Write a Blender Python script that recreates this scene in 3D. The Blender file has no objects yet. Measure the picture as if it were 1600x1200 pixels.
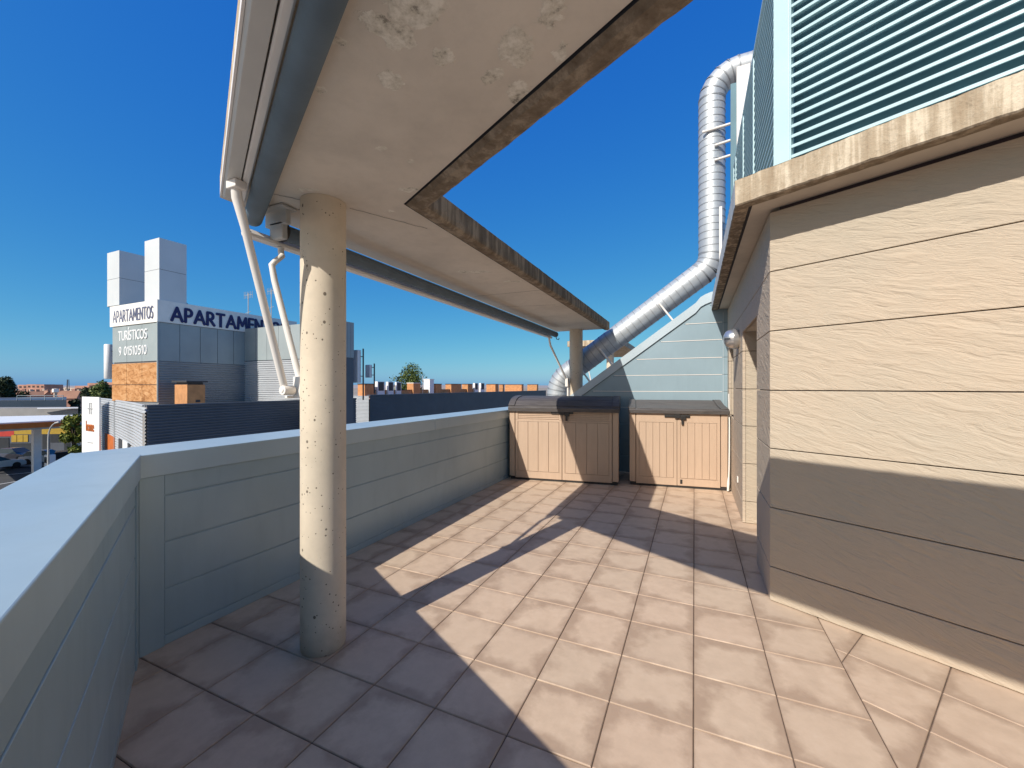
import bpy, bmesh, math, random
from mathutils import Vector, Matrix, noise as mnoise
R = math.radians
random.seed(7)
sc = bpy.context.scene
COL = sc.collection

# ------------------------------------------------------------------ camera, sky, sun, exposure
EYE = 1.45
FPX, HORZ, YAW = 639.0, 604.0, 0.4194
cam_d = bpy.data.cameras.new('camera')
cam = bpy.data.objects.new('camera', cam_d); COL.objects.link(cam)
cam.location = (0, 0, EYE); cam.rotation_euler = (R(90), 0, YAW)
cam_d.sensor_width = 36; cam_d.lens = 36 * FPX / 1600; cam_d.shift_y = 4 / 1600
cam_d.clip_start = 0.05; cam_d.clip_end = 9000
sc.camera = cam

TO_SUN = Vector((-0.34, -1.245, 1.0)).normalized()
SUN_EL = math.asin(TO_SUN.z); SUN_AZ = math.atan2(TO_SUN.x, TO_SUN.y)
w = bpy.data.worlds.new('World'); sc.world = w; w.use_nodes = True
wn, wl = w.node_tree.nodes, w.node_tree.links
bg = wn['Background']
sky = wn.new('ShaderNodeTexSky'); sky.sky_type = 'NISHITA'; sky.sun_disc = False
sky.sun_elevation = SUN_EL; sky.sun_rotation = SUN_AZ
sky.altitude = 300; sky.air_density = 0.6; sky.dust_density = 1.2; sky.ozone_density = 10.0
# photographic tone of the sky: graded per channel, red raised sunward as warm fill for the shade
sepc = wn.new('ShaderNodeSeparateColor'); comc = wn.new('ShaderNodeCombineColor'); wl.new(sky.outputs[0], sepc.inputs[0])
for ch, (pw, kk) in enumerate(((1.5, .68), (.8, 1.42), (.2, 3.5))):
    a = wn.new('ShaderNodeMath'); a.operation = 'POWER'; a.inputs[1].default_value = pw; wl.new(sepc.outputs[ch], a.inputs[0])
    g = wn.new('ShaderNodeMath'); g.operation = 'MULTIPLY'; g.inputs[1].default_value = kk; wl.new(a.outputs[0], g.inputs[0]); wl.new(g.outputs[0], comc.inputs[ch])
wl.new(comc.outputs[0], bg.inputs[0])
bg.inputs[1].default_value = 0.10
sl = bpy.data.lights.new('sun', 'SUN'); sl.energy = 3.8; sl.angle = R(0.5); sl.color = (1.0, 0.95, 0.86)
so = bpy.data.objects.new('sun', sl); COL.objects.link(so)
so.rotation_euler = TO_SUN.to_track_quat('Z', 'Y').to_euler(); so.location = TO_SUN * 40
sc.view_settings.view_transform = 'Standard'; sc.view_settings.look = 'None'
sc.view_settings.exposure = 0.5; sc.view_settings.gamma = 1.0

# ------------------------------------------------------------------ helpers
CS, SN = math.cos(YAW), math.sin(YAW)
def at_d(px, d):                       # ground position seen in picture column px at depth d
    r = (px - 800) / FPX
    return (d * (r * CS - SN), d * (r * SN + CS))
def z_d(py, d): return EYE + (HORZ - py) * d / FPX
def on_x(px, X):                       # Y on the plane x = X in column px
    r = (px - 800) / FPX
    return X / (r * CS - SN) * (r * SN + CS)
def on_y(px, Y):
    r = (px - 800) / FPX
    return Y / (r * SN + CS) * (r * CS - SN)
def depth(X, Y): return -X * SN + Y * CS

A0 = R(28.5)
U = Vector((math.cos(A0), -math.sin(A0), 0)); N = Vector((-math.sin(A0), -math.cos(A0), 0))
def un(o, s, n, z): p = Vector((o[0], o[1], 0)) + U * s + N * n; return (p.x, p.y, z)

class MB:
    def __init__(s): s.v = []; s.f = []; s.sm = []; s.mi = []
    def poly(s, pts, smooth=False, mi=0):
        b = len(s.v); s.v += [tuple(p) for p in pts]; s.f.append(list(range(b, b + len(pts)))); s.sm.append(smooth); s.mi.append(mi); return s
    def add(s, vs, fs, smooth=False, mi=0):
        b = len(s.v); s.v += [tuple(p) for p in vs]
        for f in fs: s.f.append([i + b for i in f]); s.sm.append(smooth); s.mi.append(mi)
        return s
    def box(s, x0, x1, y0, y1, z0, z1, mi=0):
        return s.hexa([(x0, y0), (x1, y0), (x1, y1), (x0, y1)], z0, z1, mi)
    def hexa(s, q, z0, z1, mi=0): return s.prism(q, z0, z1, mi)
    def prism(s, q, z0, z1, mi=0):
        a = sum(q[i][0] * q[(i + 1) % len(q)][1] - q[(i + 1) % len(q)][0] * q[i][1] for i in range(len(q)))
        if a < 0: q = q[::-1]
        n = len(q); vs = [(p[0], p[1], z0) for p in q] + [(p[0], p[1], z1) for p in q]
        fs = [list(range(n))[::-1], list(range(n, 2 * n))] + [[i, (i + 1) % n, n + (i + 1) % n, n + i] for i in range(n)]
        return s.add(vs, fs, False, mi)
    def obox(s, o, s0, s1, n0, n1, z0, z1, mi=0):      # box in the turned frame (U, N)
        return s.prism([un(o, s0, n0, 0)[:2], un(o, s1, n0, 0)[:2], un(o, s1, n1, 0)[:2], un(o, s0, n1, 0)[:2]], z0, z1, mi)
    def extrude(s, sec, p0, p1, smooth=False, mi=0):   # closed section given as lists of 3D points at both ends
        n = len(p0); vs = list(p0) + list(p1)
        fs = [[i, (i + 1) % n, n + (i + 1) % n, n + i] for i in range(n)] + [list(range(n))[::-1], list(range(n, 2 * n))]
        return s.add(vs, fs, smooth, mi)
    def tube(s, path, r, seg=14, cap=True, smooth=True, mi=0):
        P = [Vector(p) for p in path]; rr = r if isinstance(r, (list, tuple)) else [r] * len(P)
        t0 = (P[1] - P[0]).normalized(); up = Vector((0, 0, 1)) if abs(t0.z) < .9 else Vector((0, 1, 0))
        a = t0.cross(up).normalized(); vs = []
        for i, p in enumerate(P):
            t = ((P[min(i + 1, len(P) - 1)] - p).normalized() + (p - P[max(i - 1, 0)]).normalized()).normalized()
            a = (a - t * a.dot(t)).normalized(); b = t.cross(a)
            for k in range(seg):
                g = 2 * math.pi * k / seg; vs.append(p + (a * math.cos(g) + b * math.sin(g)) * rr[i])
        fs = [[i * seg + k, i * seg + (k + 1) % seg, (i + 1) * seg + (k + 1) % seg, (i + 1) * seg + k] for i in range(len(P) - 1) for k in range(seg)]
        s.add(vs, fs, smooth, mi)
        if cap:
            s.add(vs[:seg], [list(range(seg))[::-1]], False, mi); s.add(vs[-seg:], [list(range(seg))], False, mi)
        return s
    def build(s, name, m, parent=None, bevel=0, seg=2):
        me = bpy.data.meshes.new(name); me.from_pydata(s.v, [], s.f)
        for p, a, mi in zip(me.polygons, s.sm, s.mi): p.use_smooth = a; p.material_index = mi
        for mm in (m if isinstance(m, (list, tuple)) else [m]): me.materials.append(mm)
        bm = bmesh.new(); bm.from_mesh(me); bmesh.ops.remove_doubles(bm, verts=bm.verts, dist=1e-6) if bevel else None
        bmesh.ops.recalc_face_normals(bm, faces=bm.faces); bm.to_mesh(me); bm.free()
        o = bpy.data.objects.new(name, me); COL.objects.link(o)
        if parent: adopt(o, parent)
        if bevel:
            b = o.modifiers.new('bevel', 'BEVEL'); b.width = bevel; b.segments = seg; b.limit_method = 'ANGLE'; b.angle_limit = R(40)
        return o
def adopt(o, parent):
    L = Vector(parent.get('base', (0, 0, 0))); o.parent = parent; o.matrix_parent_inverse = Matrix.Translation(-L)
def tag(o, label=None, cat=None, group=None, kind=None):
    if label: o['label'] = label
    if cat: o['category'] = cat
    if group: o['group'] = group
    if kind: o['kind'] = kind
    return o
ROOTS = []
def thing(name, loc, label, cat, group=None):
    o = bpy.data.objects.new(name, None); COL.objects.link(o); o.location = loc; o.empty_display_size = .2
    o['base'] = tuple(loc); ROOTS.append(o)
    return tag(o, label, cat, group)
def copy_tree(o, parent=None):
    c = o.copy(); COL.objects.link(c)
    if parent: c.parent = parent
    for ch in list(o.children): copy_tree(ch, c)
    return c

def ragged(m, rows, mats, amps, seg, nrm):
    """strips between profile rows, cut into short lengths whose edges are slightly broken"""
    NSEG = max(2, int((Vector(rows[0][1]) - Vector(rows[0][0])).length / seg)); grid = []
    for r_, amp in zip(rows, amps):
        line = []
        for k in range(NSEG + 1):
            p = Vector(r_[0]).lerp(Vector(r_[1]), k / NSEG)
            if amp and 0 < k < NSEG:
                q1 = mnoise.noise((p.x * 9, p.y * 9, p.z * 3 + 7)) + .8 * mnoise.noise((p.x * 31, p.y * 31, 2.0))
                q1 = q1 - .9 * max(0, mnoise.noise((p.x * 4, p.y * 4, 11.0)) - .25)
                p = p + Vector((0, 0, amp * q1)) + Vector(nrm) * amp * .8 * mnoise.noise((p.x * 17, p.y * 17, 5.0))
            line.append(p)
        grid.append(line)
    for i in range(len(rows) - 1):
        for k in range(NSEG): m.poly([grid[i][k], grid[i][k + 1], grid[i + 1][k + 1], grid[i + 1][k]], False, mats[i])

# ------------------------------------------------------------------ materials
class NT:
    def __init__(s, name, rough=.6, metal=0.0, spec=.5):
        s.m = bpy.data.materials.new(name); s.m.use_nodes = True; s.t = s.m.node_tree; s.n = s.t.nodes; s.l = s.t.links
        s.b = s.n['Principled BSDF']; s.b.inputs['Roughness'].default_value = rough; s.b.inputs['Metallic'].default_value = metal
        s.b.inputs['Specular IOR Level'].default_value = spec
        s.co = s.n.new('ShaderNodeTexCoord').outputs['Object']
    def mapv(s, scale=(1, 1, 1), rot=(0, 0, 0), loc=(0, 0, 0), src=None):
        m = s.n.new('ShaderNodeMapping'); m.inputs['Scale'].default_value = scale; m.inputs['Rotation'].default_value = rot; m.inputs['Location'].default_value = loc
        s.l.new(src or s.co, m.inputs[0]); return m.outputs[0]
    def noise(s, scale, detail=4, rough=.55, v=None, dist=0.0, out='Fac'):
        x = s.n.new('ShaderNodeTexNoise'); x.inputs['Scale'].default_value = scale; x.inputs['Detail'].default_value = detail
        x.inputs['Roughness'].default_value = rough; x.inputs['Distortion'].default_value = dist
        s.l.new(v or s.co, x.inputs['Vector']); return x.outputs[out]
    def ramp(s, f, stops, lin=True):
        r = s.n.new('ShaderNodeValToRGB'); e = r.color_ramp.elements
        while len(e) < len(stops): e.new(.5)
        for k, (p, c) in enumerate(stops):
            e[k].position = p; e[k].color = (c, c, c, 1) if isinstance(c, (int, float)) else (*c, 1)
        s.l.new(f, r.inputs[0]); return r.outputs[0]
    def mix(s, f, a, b, mode='MIX'):
        m = s.n.new('ShaderNodeMix'); m.data_type = 'RGBA'; m.blend_type = mode
        for sock, val in ((m.inputs[0], f), (m.inputs[6], a), (m.inputs[7], b)):
            if isinstance(val, (int, float)): sock.default_value = val
            elif isinstance(val, tuple): sock.default_value = (*val, 1)
            else: s.l.new(val, sock)
        return m.outputs[2]
    def math(s, op, a, b=0.0, c=None):
        m = s.n.new('ShaderNodeMath'); m.operation = op
        for sock, val in zip(m.inputs, (a, b, c)):
            if val is None: continue
            if isinstance(val, (int, float)): sock.default_value = val
            else: s.l.new(val, sock)
        return m.outputs[0]
    def vmath(s, op, a, b=None):
        m = s.n.new('ShaderNodeVectorMath'); m.operation = op
        for sock, val in zip(m.inputs, (a, b)):
            if val is None: continue
            if isinstance(val, tuple): sock.default_value = val
            else: s.l.new(val, sock)
        return m
    def color(s, c):
        if isinstance(c, tuple): s.b.inputs['Base Color'].default_value = (*c, 1)
        else: s.l.new(c, s.b.inputs['Base Color'])
    def rough(s, f): s.l.new(f, s.b.inputs['Roughness'])
    def bump(s, h, strength=.3, dist=.01):
        b = s.n.new('ShaderNodeBump'); b.inputs['Strength'].default_value = strength; b.inputs['Distance'].default_value = dist
        s.l.new(h, b.inputs['Height'])
        if s.b.inputs['Normal'].links: s.l.new(s.b.inputs['Normal'].links[0].from_socket, b.inputs['Normal'])
        s.l.new(b.outputs[0], s.b.inputs['Normal'])

def paint(name, c, rough=.5, metal=0.0, var=.12, scale=3.0, bump=0.0, spec=.5):
    t = NT(name, rough, metal, spec)
    f = t.noise(scale, 5)
    lo = tuple(x * (1 - var) for x in c); hi = tuple(min(1, x * (1 + var)) for x in c)
    t.color(t.ramp(f, [(.3, lo), (.7, hi)]))
    if bump: t.bump(t.noise(scale * 30, 3), bump, .004)
    return t.m

# painted sheet metal of the parapets: faint rain marks, dust and oil-canning
def sheet(name, c, rough=.38, metal=.25, dirt=.10):
    t = NT(name, rough, metal)
    big = t.noise(1.3, 4); fine = t.noise(9, 6, .6, t.mapv((1, 1, .25)))
    base = t.mix(t.ramp(big, [(.35, 0.0), (.7, 1.0)]), tuple(x * .93 for x in c), tuple(x * 1.05 for x in c))
    base = t.mix(t.math('MULTIPLY', t.ramp(fine, [(.5, 0.0), (.78, 1.0)]), dirt * 2), base, tuple(x * .62 for x in c))
    t.color(base)
    t.rough(t.math('ADD', t.math('MULTIPLY', fine, .18), rough - .07))
    t.bump(t.noise(2.2, 2), .08, .02)
    return t.m
M = {}
M['sheet'] = sheet('grey blue sheet metal', (.33, .435, .485), .36, .25)
M['sheet_cap'] = sheet('pale sheet metal cap', (.42, .525, .57), .36, .2, .06)
M['gable'] = sheet('pale blue sheet metal', (.245, .335, .385), .42, .15, .08)
M['gable_cap'] = sheet('white blue cap metal', (.42, .50, .545), .4, .1, .05)
M['dark_gap'] = paint('dark gap', (.03, .03, .035), .8)

def concrete(name, c, patches=None, pits=0.0, stain=0.0):
    t = NT(name, .85, 0, .3)
    n1 = t.noise(1.6, 6, .6); n2 = t.noise(14, 6, .65)
    col = t.ramp(n1, [(.28, tuple(x * .84 for x in c)), (.5, c), (.75, tuple(min(1, x * 1.1) for x in c))])
    col = t.mix(t.math('MULTIPLY', t.ramp(n2, [(.45, 0.0), (.8, 1.0)]), .22), col, tuple(x * .6 for x in c))
    if patches:
        wob = t.noise(11, 5, .65, out='Color')
        off = t.vmath('SCALE', t.vmath('SUBTRACT', wob, (.5, .5, .5)).outputs[0]); off.inputs['Scale'].default_value = .16
        p = t.vmath('ADD', t.co, off.outputs[0]).outputs[0]
        best = None
        for (x, y, rx, ry, a) in patches:
            d = t.vmath('SUBTRACT', p, (x, y, 0)).outputs[0]
            mp = t.n.new('ShaderNodeMapping'); mp.vector_type = 'TEXTURE'
            mp.inputs['Rotation'].default_value = (0, 0, a); mp.inputs['Scale'].default_value = (rx, ry, 1e6); t.l.new(d, mp.inputs[0])
            ln = t.vmath('LENGTH', mp.outputs[0]).outputs['Value']
            best = ln if best is None else t.math('MINIMUM', best, ln)
        mask = t.ramp(best, [(.86, 1.0), (1.02, 0.0)])
        inner = t.noise(24, 6, .7)
        pc = t.ramp(inner, [(.32, (.22, .20, .17)), (.42, (.60, .56, .47)), (.6, (.84, .80, .71))])
        col = t.mix(t.math('MULTIPLY', mask, .88), col, pc)
        t.bump(t.math('ADD', t.math('MULTIPLY', mask, .5), t.math('MULTIPLY', inner, mask)), .35, .006)
    if pits:
        vor = t.n.new('ShaderNodeTexVoronoi'); vor.inputs['Scale'].default_value = 26; vor.inputs['Randomness'].default_value = 1
        t.l.new(t.mapv((1, 1, .8)), vor.inputs['Vector'])
        sep = t.n.new('ShaderNodeSeparateColor'); t.l.new(vor.outputs['Color'], sep.inputs[0])
        rad = t.math('MULTIPLY', t.math('POWER', sep.outputs[0], 3.0), pits)
        pm = t.math('LESS_THAN', vor.outputs['Distance'], rad)
        v2 = t.n.new('ShaderNodeTexVoronoi'); v2.inputs['Scale'].default_value = 62
        t.l.new(t.co, v2.inputs['Vector']); s2 = t.n.new('ShaderNodeSeparateColor'); t.l.new(v2.outputs['Color'], s2.inputs[0])
        pm2 = t.math('LESS_THAN', v2.outputs['Distance'], t.math('MULTIPLY', t.math('POWER', s2.outputs[1], 7.0), pits * 1.5))
        pm = t.math('MAXIMUM', pm, pm2)
        col = t.mix(t.math('MULTIPLY', pm, .85), col, (.10, .08, .06))
        t.bump(t.math('SUBTRACT', 1.0, pm), .5, .004)
    if stain:
        sep = t.n.new('ShaderNodeSeparateXYZ'); t.l.new(t.co, sep.inputs[0])
        low = t.ramp(t.math('ADD', sep.outputs[2], t.math('MULTIPLY', t.noise(9, 4), .25)), [(.12, 1.0), (.32, 0.0)])
        col = t.mix(t.math('MULTIPLY', low, stain), col, (.16, .13, .10))
    t.color(col); t.bump(t.noise(55, 5, .7), .22, .003)
    return t.m

# weathered concrete edge: streaks running down, brown and black growth
def edge_mat(name, light, dark, amount):
    t = NT(name, .9, 0, .2)
    st = t.noise(16, 6, .65, t.mapv((1, 1, .07)), .3); bl = t.noise(5, 6, .65); fi = t.noise(40, 5, .7)
    m = t.math('ADD', t.math('MULTIPLY', st, .65), t.math('MULTIPLY', bl, .35))
    col = t.ramp(m, [(.5 - .22 * amount, dark), (.5, tuple((a + b) / 2 for a, b in zip(light, dark))), (.5 + .10 / amount, light)])
    col = t.mix(t.math('MULTIPLY', t.ramp(fi, [(.55, 0.0), (.75, 1.0)]), .5), col, tuple(x * .45 for x in dark))
    t.color(col); t.bump(bl, .5, .02); t.bump(fi, .6, .006)
    return t.m
M['column'] = concrete('cast column concrete', (.62, .53, .41), None, .21, .5)
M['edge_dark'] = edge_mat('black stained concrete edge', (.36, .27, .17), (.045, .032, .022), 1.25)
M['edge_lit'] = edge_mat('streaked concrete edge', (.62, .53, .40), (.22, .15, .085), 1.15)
M['nib'] = edge_mat('brown stained drip edge', (.36, .295, .22), (.10, .068, .042), 1.1)
M['nib_black'] = edge_mat('black mould drip edge', (.40, .32, .23), (.05, .03, .02), 1.3)
M['render'] = concrete('beige soffit render', (.56, .49, .41))

def stone(name, c, rot, axis):
    t = NT(name, .9, 0, .25)
    # ripples of riven stone, long in one direction of the wall
    v = t.mapv((1, 1, 1), rot)
    warp = t.noise(3.2, 3, .5, out='Color')
    wv = t.vmath('SCALE', warp); wv.inputs['Scale'].default_value = .07
    v2 = t.vmath('ADD', v, wv.outputs[0]).outputs[0]
    r1 = t.noise(1.0, 4, .55, t.mapv((4.5, 4.5, 24), (0, 0, 0), (0, 0, 0), v2), .4)
    r2 = t.noise(1.0, 5, .6, t.mapv((13, 13, 60), (0, 0, 0), (3, 1, 2), v2))
    h = t.math('ADD', t.ramp(r1, [(.3, 0.0), (.46, .62), (.5, .5), (.72, 1.0)]), t.math('MULTIPLY', r2, .35))
    big = t.noise(1.1, 4, .6)
    col = t.mix(t.ramp(big, [(.35, 0.0), (.7, 1.0)]), tuple(x * .95 for x in c), (min(1, c[0] * 1.06), c[1] * 1.0, c[2] * .96))
    col = t.mix(t.math('MULTIPLY', t.ramp(r2, [(.3, 1.0), (.5, 0.0)]), .2), col, tuple(x * .75 for x in c))
    t.color(col); t.bump(h, .4, .02); t.bump(t.noise(140, 3), .15, .002)
    return t.m
M['stone_front'] = stone('riven cream stone', (.475, .405, .315), (0, R(-20), A0), 0)
M['stone_side'] = stone('riven cream stone return', (.50, .42, .33), (R(-24), 0, 0), 1)
M['joint'] = paint('joint backing', (.05, .035, .04), .9)

# floor tiles
t = NT('glazed terrace tile', .55, 0, .4)
uvn = t.n.new('ShaderNodeUVMap'); uvn.uv_map = 'tile'
att = t.n.new('ShaderNodeAttribute'); att.attribute_name = 'rnd'
sepa = t.n.new('ShaderNodeSeparateColor'); t.l.new(att.outputs['Color'], sepa.inputs[0])
su = t.n.new('ShaderNodeSeparateXYZ'); t.l.new(uvn.outputs[0], su.inputs[0])
du = t.math('MINIMUM', su.outputs[0], t.math('SUBTRACT', 1.0, su.outputs[0]))
dv = t.math('MINIMUM', su.outputs[1], t.math('SUBTRACT', 1.0, su.outputs[1]))
seed = t.vmath('ADD', t.co, None); seedv = t.vmath('SCALE', att.outputs['Color']); seedv.inputs['Scale'].default_value = 30
t.l.new(seedv.outputs[0], seed.inputs[1])
cl = t.noise(4.2, 5, .6, seed.outputs[0]); cl2 = t.noise(13, 6, .65, seed.outputs[0])
ed = t.math('ADD', t.math('MINIMUM', du, dv), t.math('MULTIPLY', t.math('SUBTRACT', cl, .5), 1.0))
edge = t.ramp(ed, [(0.0, 1.0), (.19, 0.0)])
base = t.ramp(cl2, [(.3, (.50, .37, .265)), (.55, (.575, .43, .31)), (.8, (.625, .485, .36))])
base = t.mix(t.math('MULTIPLY', sepa.outputs[0], .35), base, (.53, .385, .28))
base = t.mix(t.math('MULTIPLY', sepa.outputs[1], .25), base, (.50, .41, .30))
base = t.mix(t.math('MULTIPLY', edge, .6), base, (.30, .20, .135))
t.color(base); t.rough(t.math('ADD', .42, t.math('MULTIPLY', cl2, .3)))
t.bump(t.noise(60, 5, .65), .12, .002); t.bump(cl2, .1, .006)
M['tile'] = t.m
M['grout'] = paint('sandy grout', (.13, .09, .065), .95, 0, .3, 20)

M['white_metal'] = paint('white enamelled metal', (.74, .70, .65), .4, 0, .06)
M['grey_metal'] = paint('pale grey profile', (.52, .51, .48), .45, 0, .08)
M['roll'] = paint('slate blue awning fabric', (.10, .14, .175), .7, 0, .14, 6, .2)
M['black_plastic'] = paint('black plastic', (.025, .023, .022), .45, 0, .2)
t = NT('grey brown lid plastic', .55, 0, .4); f = t.noise(1, 5, .6, t.mapv((3, 30, 30)))
t.color(t.ramp(f, [(.35, (.07, .062, .06)), (.65, (.105, .095, .09))])); t.bump(f, .25, .004); M['lid'] = t.m
t = NT('beige resin', .55, 0, .4); f = t.noise(1, 5, .65, t.mapv((22, 22, 2.2)))
t.color(t.mix(.5, t.ramp(f, [(.35, (.455, .33, .24)), (.65, (.515, .38, .28))]), t.ramp(t.noise(2, 4), [(.3, (.46, .33, .23)), (.7, (.52, .37, .26))]))); t.bump(f, .25, .003); M['resin'] = t.m
t = NT('galvanised sheet', .5, .45)
f = t.noise(2.6, 5, .6); sp = t.n.new('ShaderNodeTexVoronoi'); sp.inputs['Scale'].default_value = 38; t.l.new(t.co, sp.inputs['Vector'])
sc2 = t.n.new('ShaderNodeSeparateColor'); t.l.new(sp.outputs['Color'], sc2.inputs[0])
t.color(t.mix(t.math('MULTIPLY', sc2.outputs[0], .3), t.ramp(f, [(.3, (.40, .43, .455)), (.7, (.53, .55, .565))]), (.37, .41, .445)))
t.rough(t.math('ADD', .42, t.math('MULTIPLY', sc2.outputs[1], .16))); t.bump(t.noise(7, 3), .12, .01); M['galv'] = t.m
M['seam'] = paint('darker spiral seam', (.30, .315, .33), .5, .4, .15, 12)  # ring seams coloured darker than the pipe
M['alu'] = paint('brushed aluminium', (.62, .62, .62), .3, .8, .08, 8)
M['teal'] = paint('pale turquoise paint', (.42, .58, .61), .4, 0, .06)
M['teal_dark'] = paint('dark turquoise painted shade', (.085, .18, .225), .6, 0, .1)  # dark tone stands in for the shade between the louvre blades
M['glass'] = paint('dark glass', (.03, .035, .04), .08, 0, .1)

# ------------------------------------------------------------------ TERRACE FLOOR
PX = -2.71; PC = Vector((-2.71, 1.18))            # inner face of the long parapet, inner corner of both parapets
WC = (0.468, 3.246)                               # outer corner of the stone wall
IC = (-1.38, 1.93)                                # inner corner of the canopy
def clip(poly, a, b, c):                          # keep a*x+b*y<=c
    out = []
    for i in range(len(poly)):
        p, q = poly[i], poly[(i + 1) % len(poly)]; dp = a * p[0] + b * p[1] - c; dq = a * q[0] + b * q[1] - c
        if dp <= 0: out.append(p)
        if dp * dq < 0: k = dp / (dp - dq); out.append((p[0] + k * (q[0] - p[0]), p[1] + k * (q[1] - p[1])))
    return out
def inset(poly, d):
    n = len(poly); out = []
    a = sum(poly[i][0] * poly[(i + 1) % n][1] - poly[(i + 1) % n][0] * poly[i][1] for i in range(n))
    if a < 0: poly = poly[::-1]
    for i in range(n):
        p0, p1, p2 = (Vector(poly[(i + k) % n]) for k in (-1, 0, 1))
        e0 = (p1 - p0).normalized(); e1 = (p2 - p1).normalized(); n0 = Vector((-e0.y, e0.x)); n1 = Vector((-e1.y, e1.x))
        b = n0 + n1; den = 1 + n0.dot(n1)
        out.append(tuple(p1 + b * (d / max(den, .15))))
    return out
verts, faces, uvs, rnd, mis = [], [], [], [], []
def add_tile(poly, frame):
    # drop slivers
    cl_ = [poly[0]]
    for p in poly[1:]:
        if (Vector(p) - Vector(cl_[-1])).length > .004: cl_.append(p)
    if (Vector(cl_[0]) - Vector(cl_[-1])).length < .004: cl_.pop()
    if len(cl_) < 3: return
    ar = abs(sum(cl_[i][0] * cl_[(i + 1) % len(cl_)][1] - cl_[(i + 1) % len(cl_)][0] * cl_[i][1] for i in range(len(cl_)))) / 2
    if ar < .0012: return
    p0 = inset(cl_, .0023); p1 = inset(cl_, .0055)
    zt = random.uniform(-.0005, .0005); ta, tb = random.uniform(-.0018, .0018), random.uniform(-.0018, .0018)
    cx = sum(p[0] for p in p1) / len(p1); cy = sum(p[1] for p in p1) / len(p1)
    zz = lambda p, h: h + zt + ta * (p[0] - cx) + tb * (p[1] - cy)
    n = len(p0); b = len(verts)
    verts.extend([(p[0], p[1], -.010) for p in p0] + [(p[0], p[1], zz(p, -.0032)) for p in p0] + [(p[0], p[1], zz(p, 0)) for p in p1])
    fs = [[2 * n + i for i in range(n)]] + [[k * n + i, k * n + (i + 1) % n, (k + 1) * n + (i + 1) % n, (k + 1) * n + i] for k in (0, 1) for i in range(n)]
    c = (random.random(), random.random(), random.random())
    for f in fs:
        faces.append([b + i for i in f]); mis.append(0)
        for i in f: uvs.append(frame(verts[b + i])); rnd.append(c)
T = .3553
def par_b(p): return clip(p, N.x, N.y, N.x * PC.x + N.y * PC.y + .02)
for i in range(-8, 2):
    for j in range(-10, 17):
        x0, y0 = -.003 + i * T, 1.9 + j * T
        q = [(x0, y0), (x0 + T, y0), (x0 + T, y0 + T), (x0, y0 + T)]
        q = clip(q, -1, 0, -PX + .02)
        if q: q = clip(q, 0, 1, 7.12)
        if q: q = par_b(q)
        if len(q) > 2: add_tile(q, lambda v, x0=x0, y0=y0: ((v[0] - x0) / T, (v[1] - y0) / T))
SEAM = -.003 + 2 * T
OB = Vector((.759, 2.767))
for i in range(-8, 22):
    for j in range(-4, 16):
        f2 = lambda a, b: (OB.x + U.x * a * T + N.x * b * T, OB.y + U.y * a * T + N.y * b * T)
        q = [f2(i, j), f2(i + 1, j), f2(i + 1, j + 1), f2(i, j + 1)]
        q = clip(q, -1, 0, -SEAM)
        if len(q) > 2: q = par_b(q)
        if len(q) > 2: q = clip(q, -N.x, -N.y, -(N.x * WC[0] + N.y * WC[1]) + .03)
        if len(q) > 2: q = clip(q, 1, 0, 4.2)
        if len(q) > 2:
            def fr(v, i=i, j=j):
                d = Vector((v[0], v[1])) - OB; return (d.x * U.x + d.y * U.y) / T - i, (d.x * N.x + d.y * N.y) / T - j
            add_tile(q, fr)
gb = len(verts)
fl = par_b([(PX - .02, 7.12), (PX - .02, -6), (4.3, -6), (4.3, 7.12)])
verts.extend([(p[0], p[1], -.0065) for p in fl]); faces.append([gb + i for i in range(len(fl))]); mis.append(1)
for p in fl: uvs.append((.5, .5)); rnd.append((0, 0, 0))
gb = len(verts); verts.extend([(p[0], p[1], -.3) for p in fl]); faces.append([gb + i for i in range(len(fl))][::-1]); mis.append(1)
for p in fl: uvs.append((.5, .5)); rnd.append((0, 0, 0))
me = bpy.data.meshes.new('terrace_floor'); me.from_pydata(verts, [], faces)
me.uv_layers.new(name='tile'); me.attributes.new('rnd', 'FLOAT_COLOR', 'FACE')
me.uv_layers['tile'].data.foreach_set('uv', [q for p in uvs for q in p])
fr_, k_ = [], 0
for f in faces: fr_ += [*rnd[k_], 1.0]; k_ += len(f)
me.attributes['rnd'].data.foreach_set('color', fr_)
me.materials.append(M['tile']); me.materials.append(M['grout'])
for p, mi in zip(me.polygons, mis): p.material_index = mi
o = bpy.data.objects.new('terrace_floor', me); COL.objects.link(o); tag(o, 'beige square floor tiles of the terrace', 'floor', None, 'structure')

# ------------------------------------------------------------------ PARAPETS
PZ = 1.085
GROOVES = [.055, .315, .579, .84]
th = thing('parapet_wall', (PX, 4.0, 0), 'long grey blue metal parapet from the column to the beige sheds', 'parapet')
m = MB()
prev = .0
for k, g in enumerate(GROOVES + [.955]):
    if k == 0: m.box(PX - .03, PX, 1.30, 7.5, 0.0, g - .004)
    else: m.box(PX - .03, PX, 1.30, 7.5, GROOVES[k - 1] + .004, g - (.004 if k < 4 else 0))
m.build('panel', M['sheet'], th, .003)
m = MB(); m.box(PX - .27, PX - .007, 1.10, 7.5, -1.2, .99); m.box(PX - .03, PX + .006, 1.183, 1.296, 0.0, .955); m.build('backing', M['sheet'], th)
m = MB()
capA = lambda x, z, y: (x, y, z)
O_A = -3.03; O_B = .285
def corner_out():                                   # outer cap corner: x = O_A on the outer line of the near parapet
    q = PC + Vector((N.x, N.y)) * O_B; k = (O_A - q.x) / U.x; return (O_A, q.y + k * U.y)
oc = corner_out()
sec = [(PX + .012, PZ - .004), (O_A, PZ - .004 + .012), (O_A, PZ - .12), (PX + .012, PZ - .13)]
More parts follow.
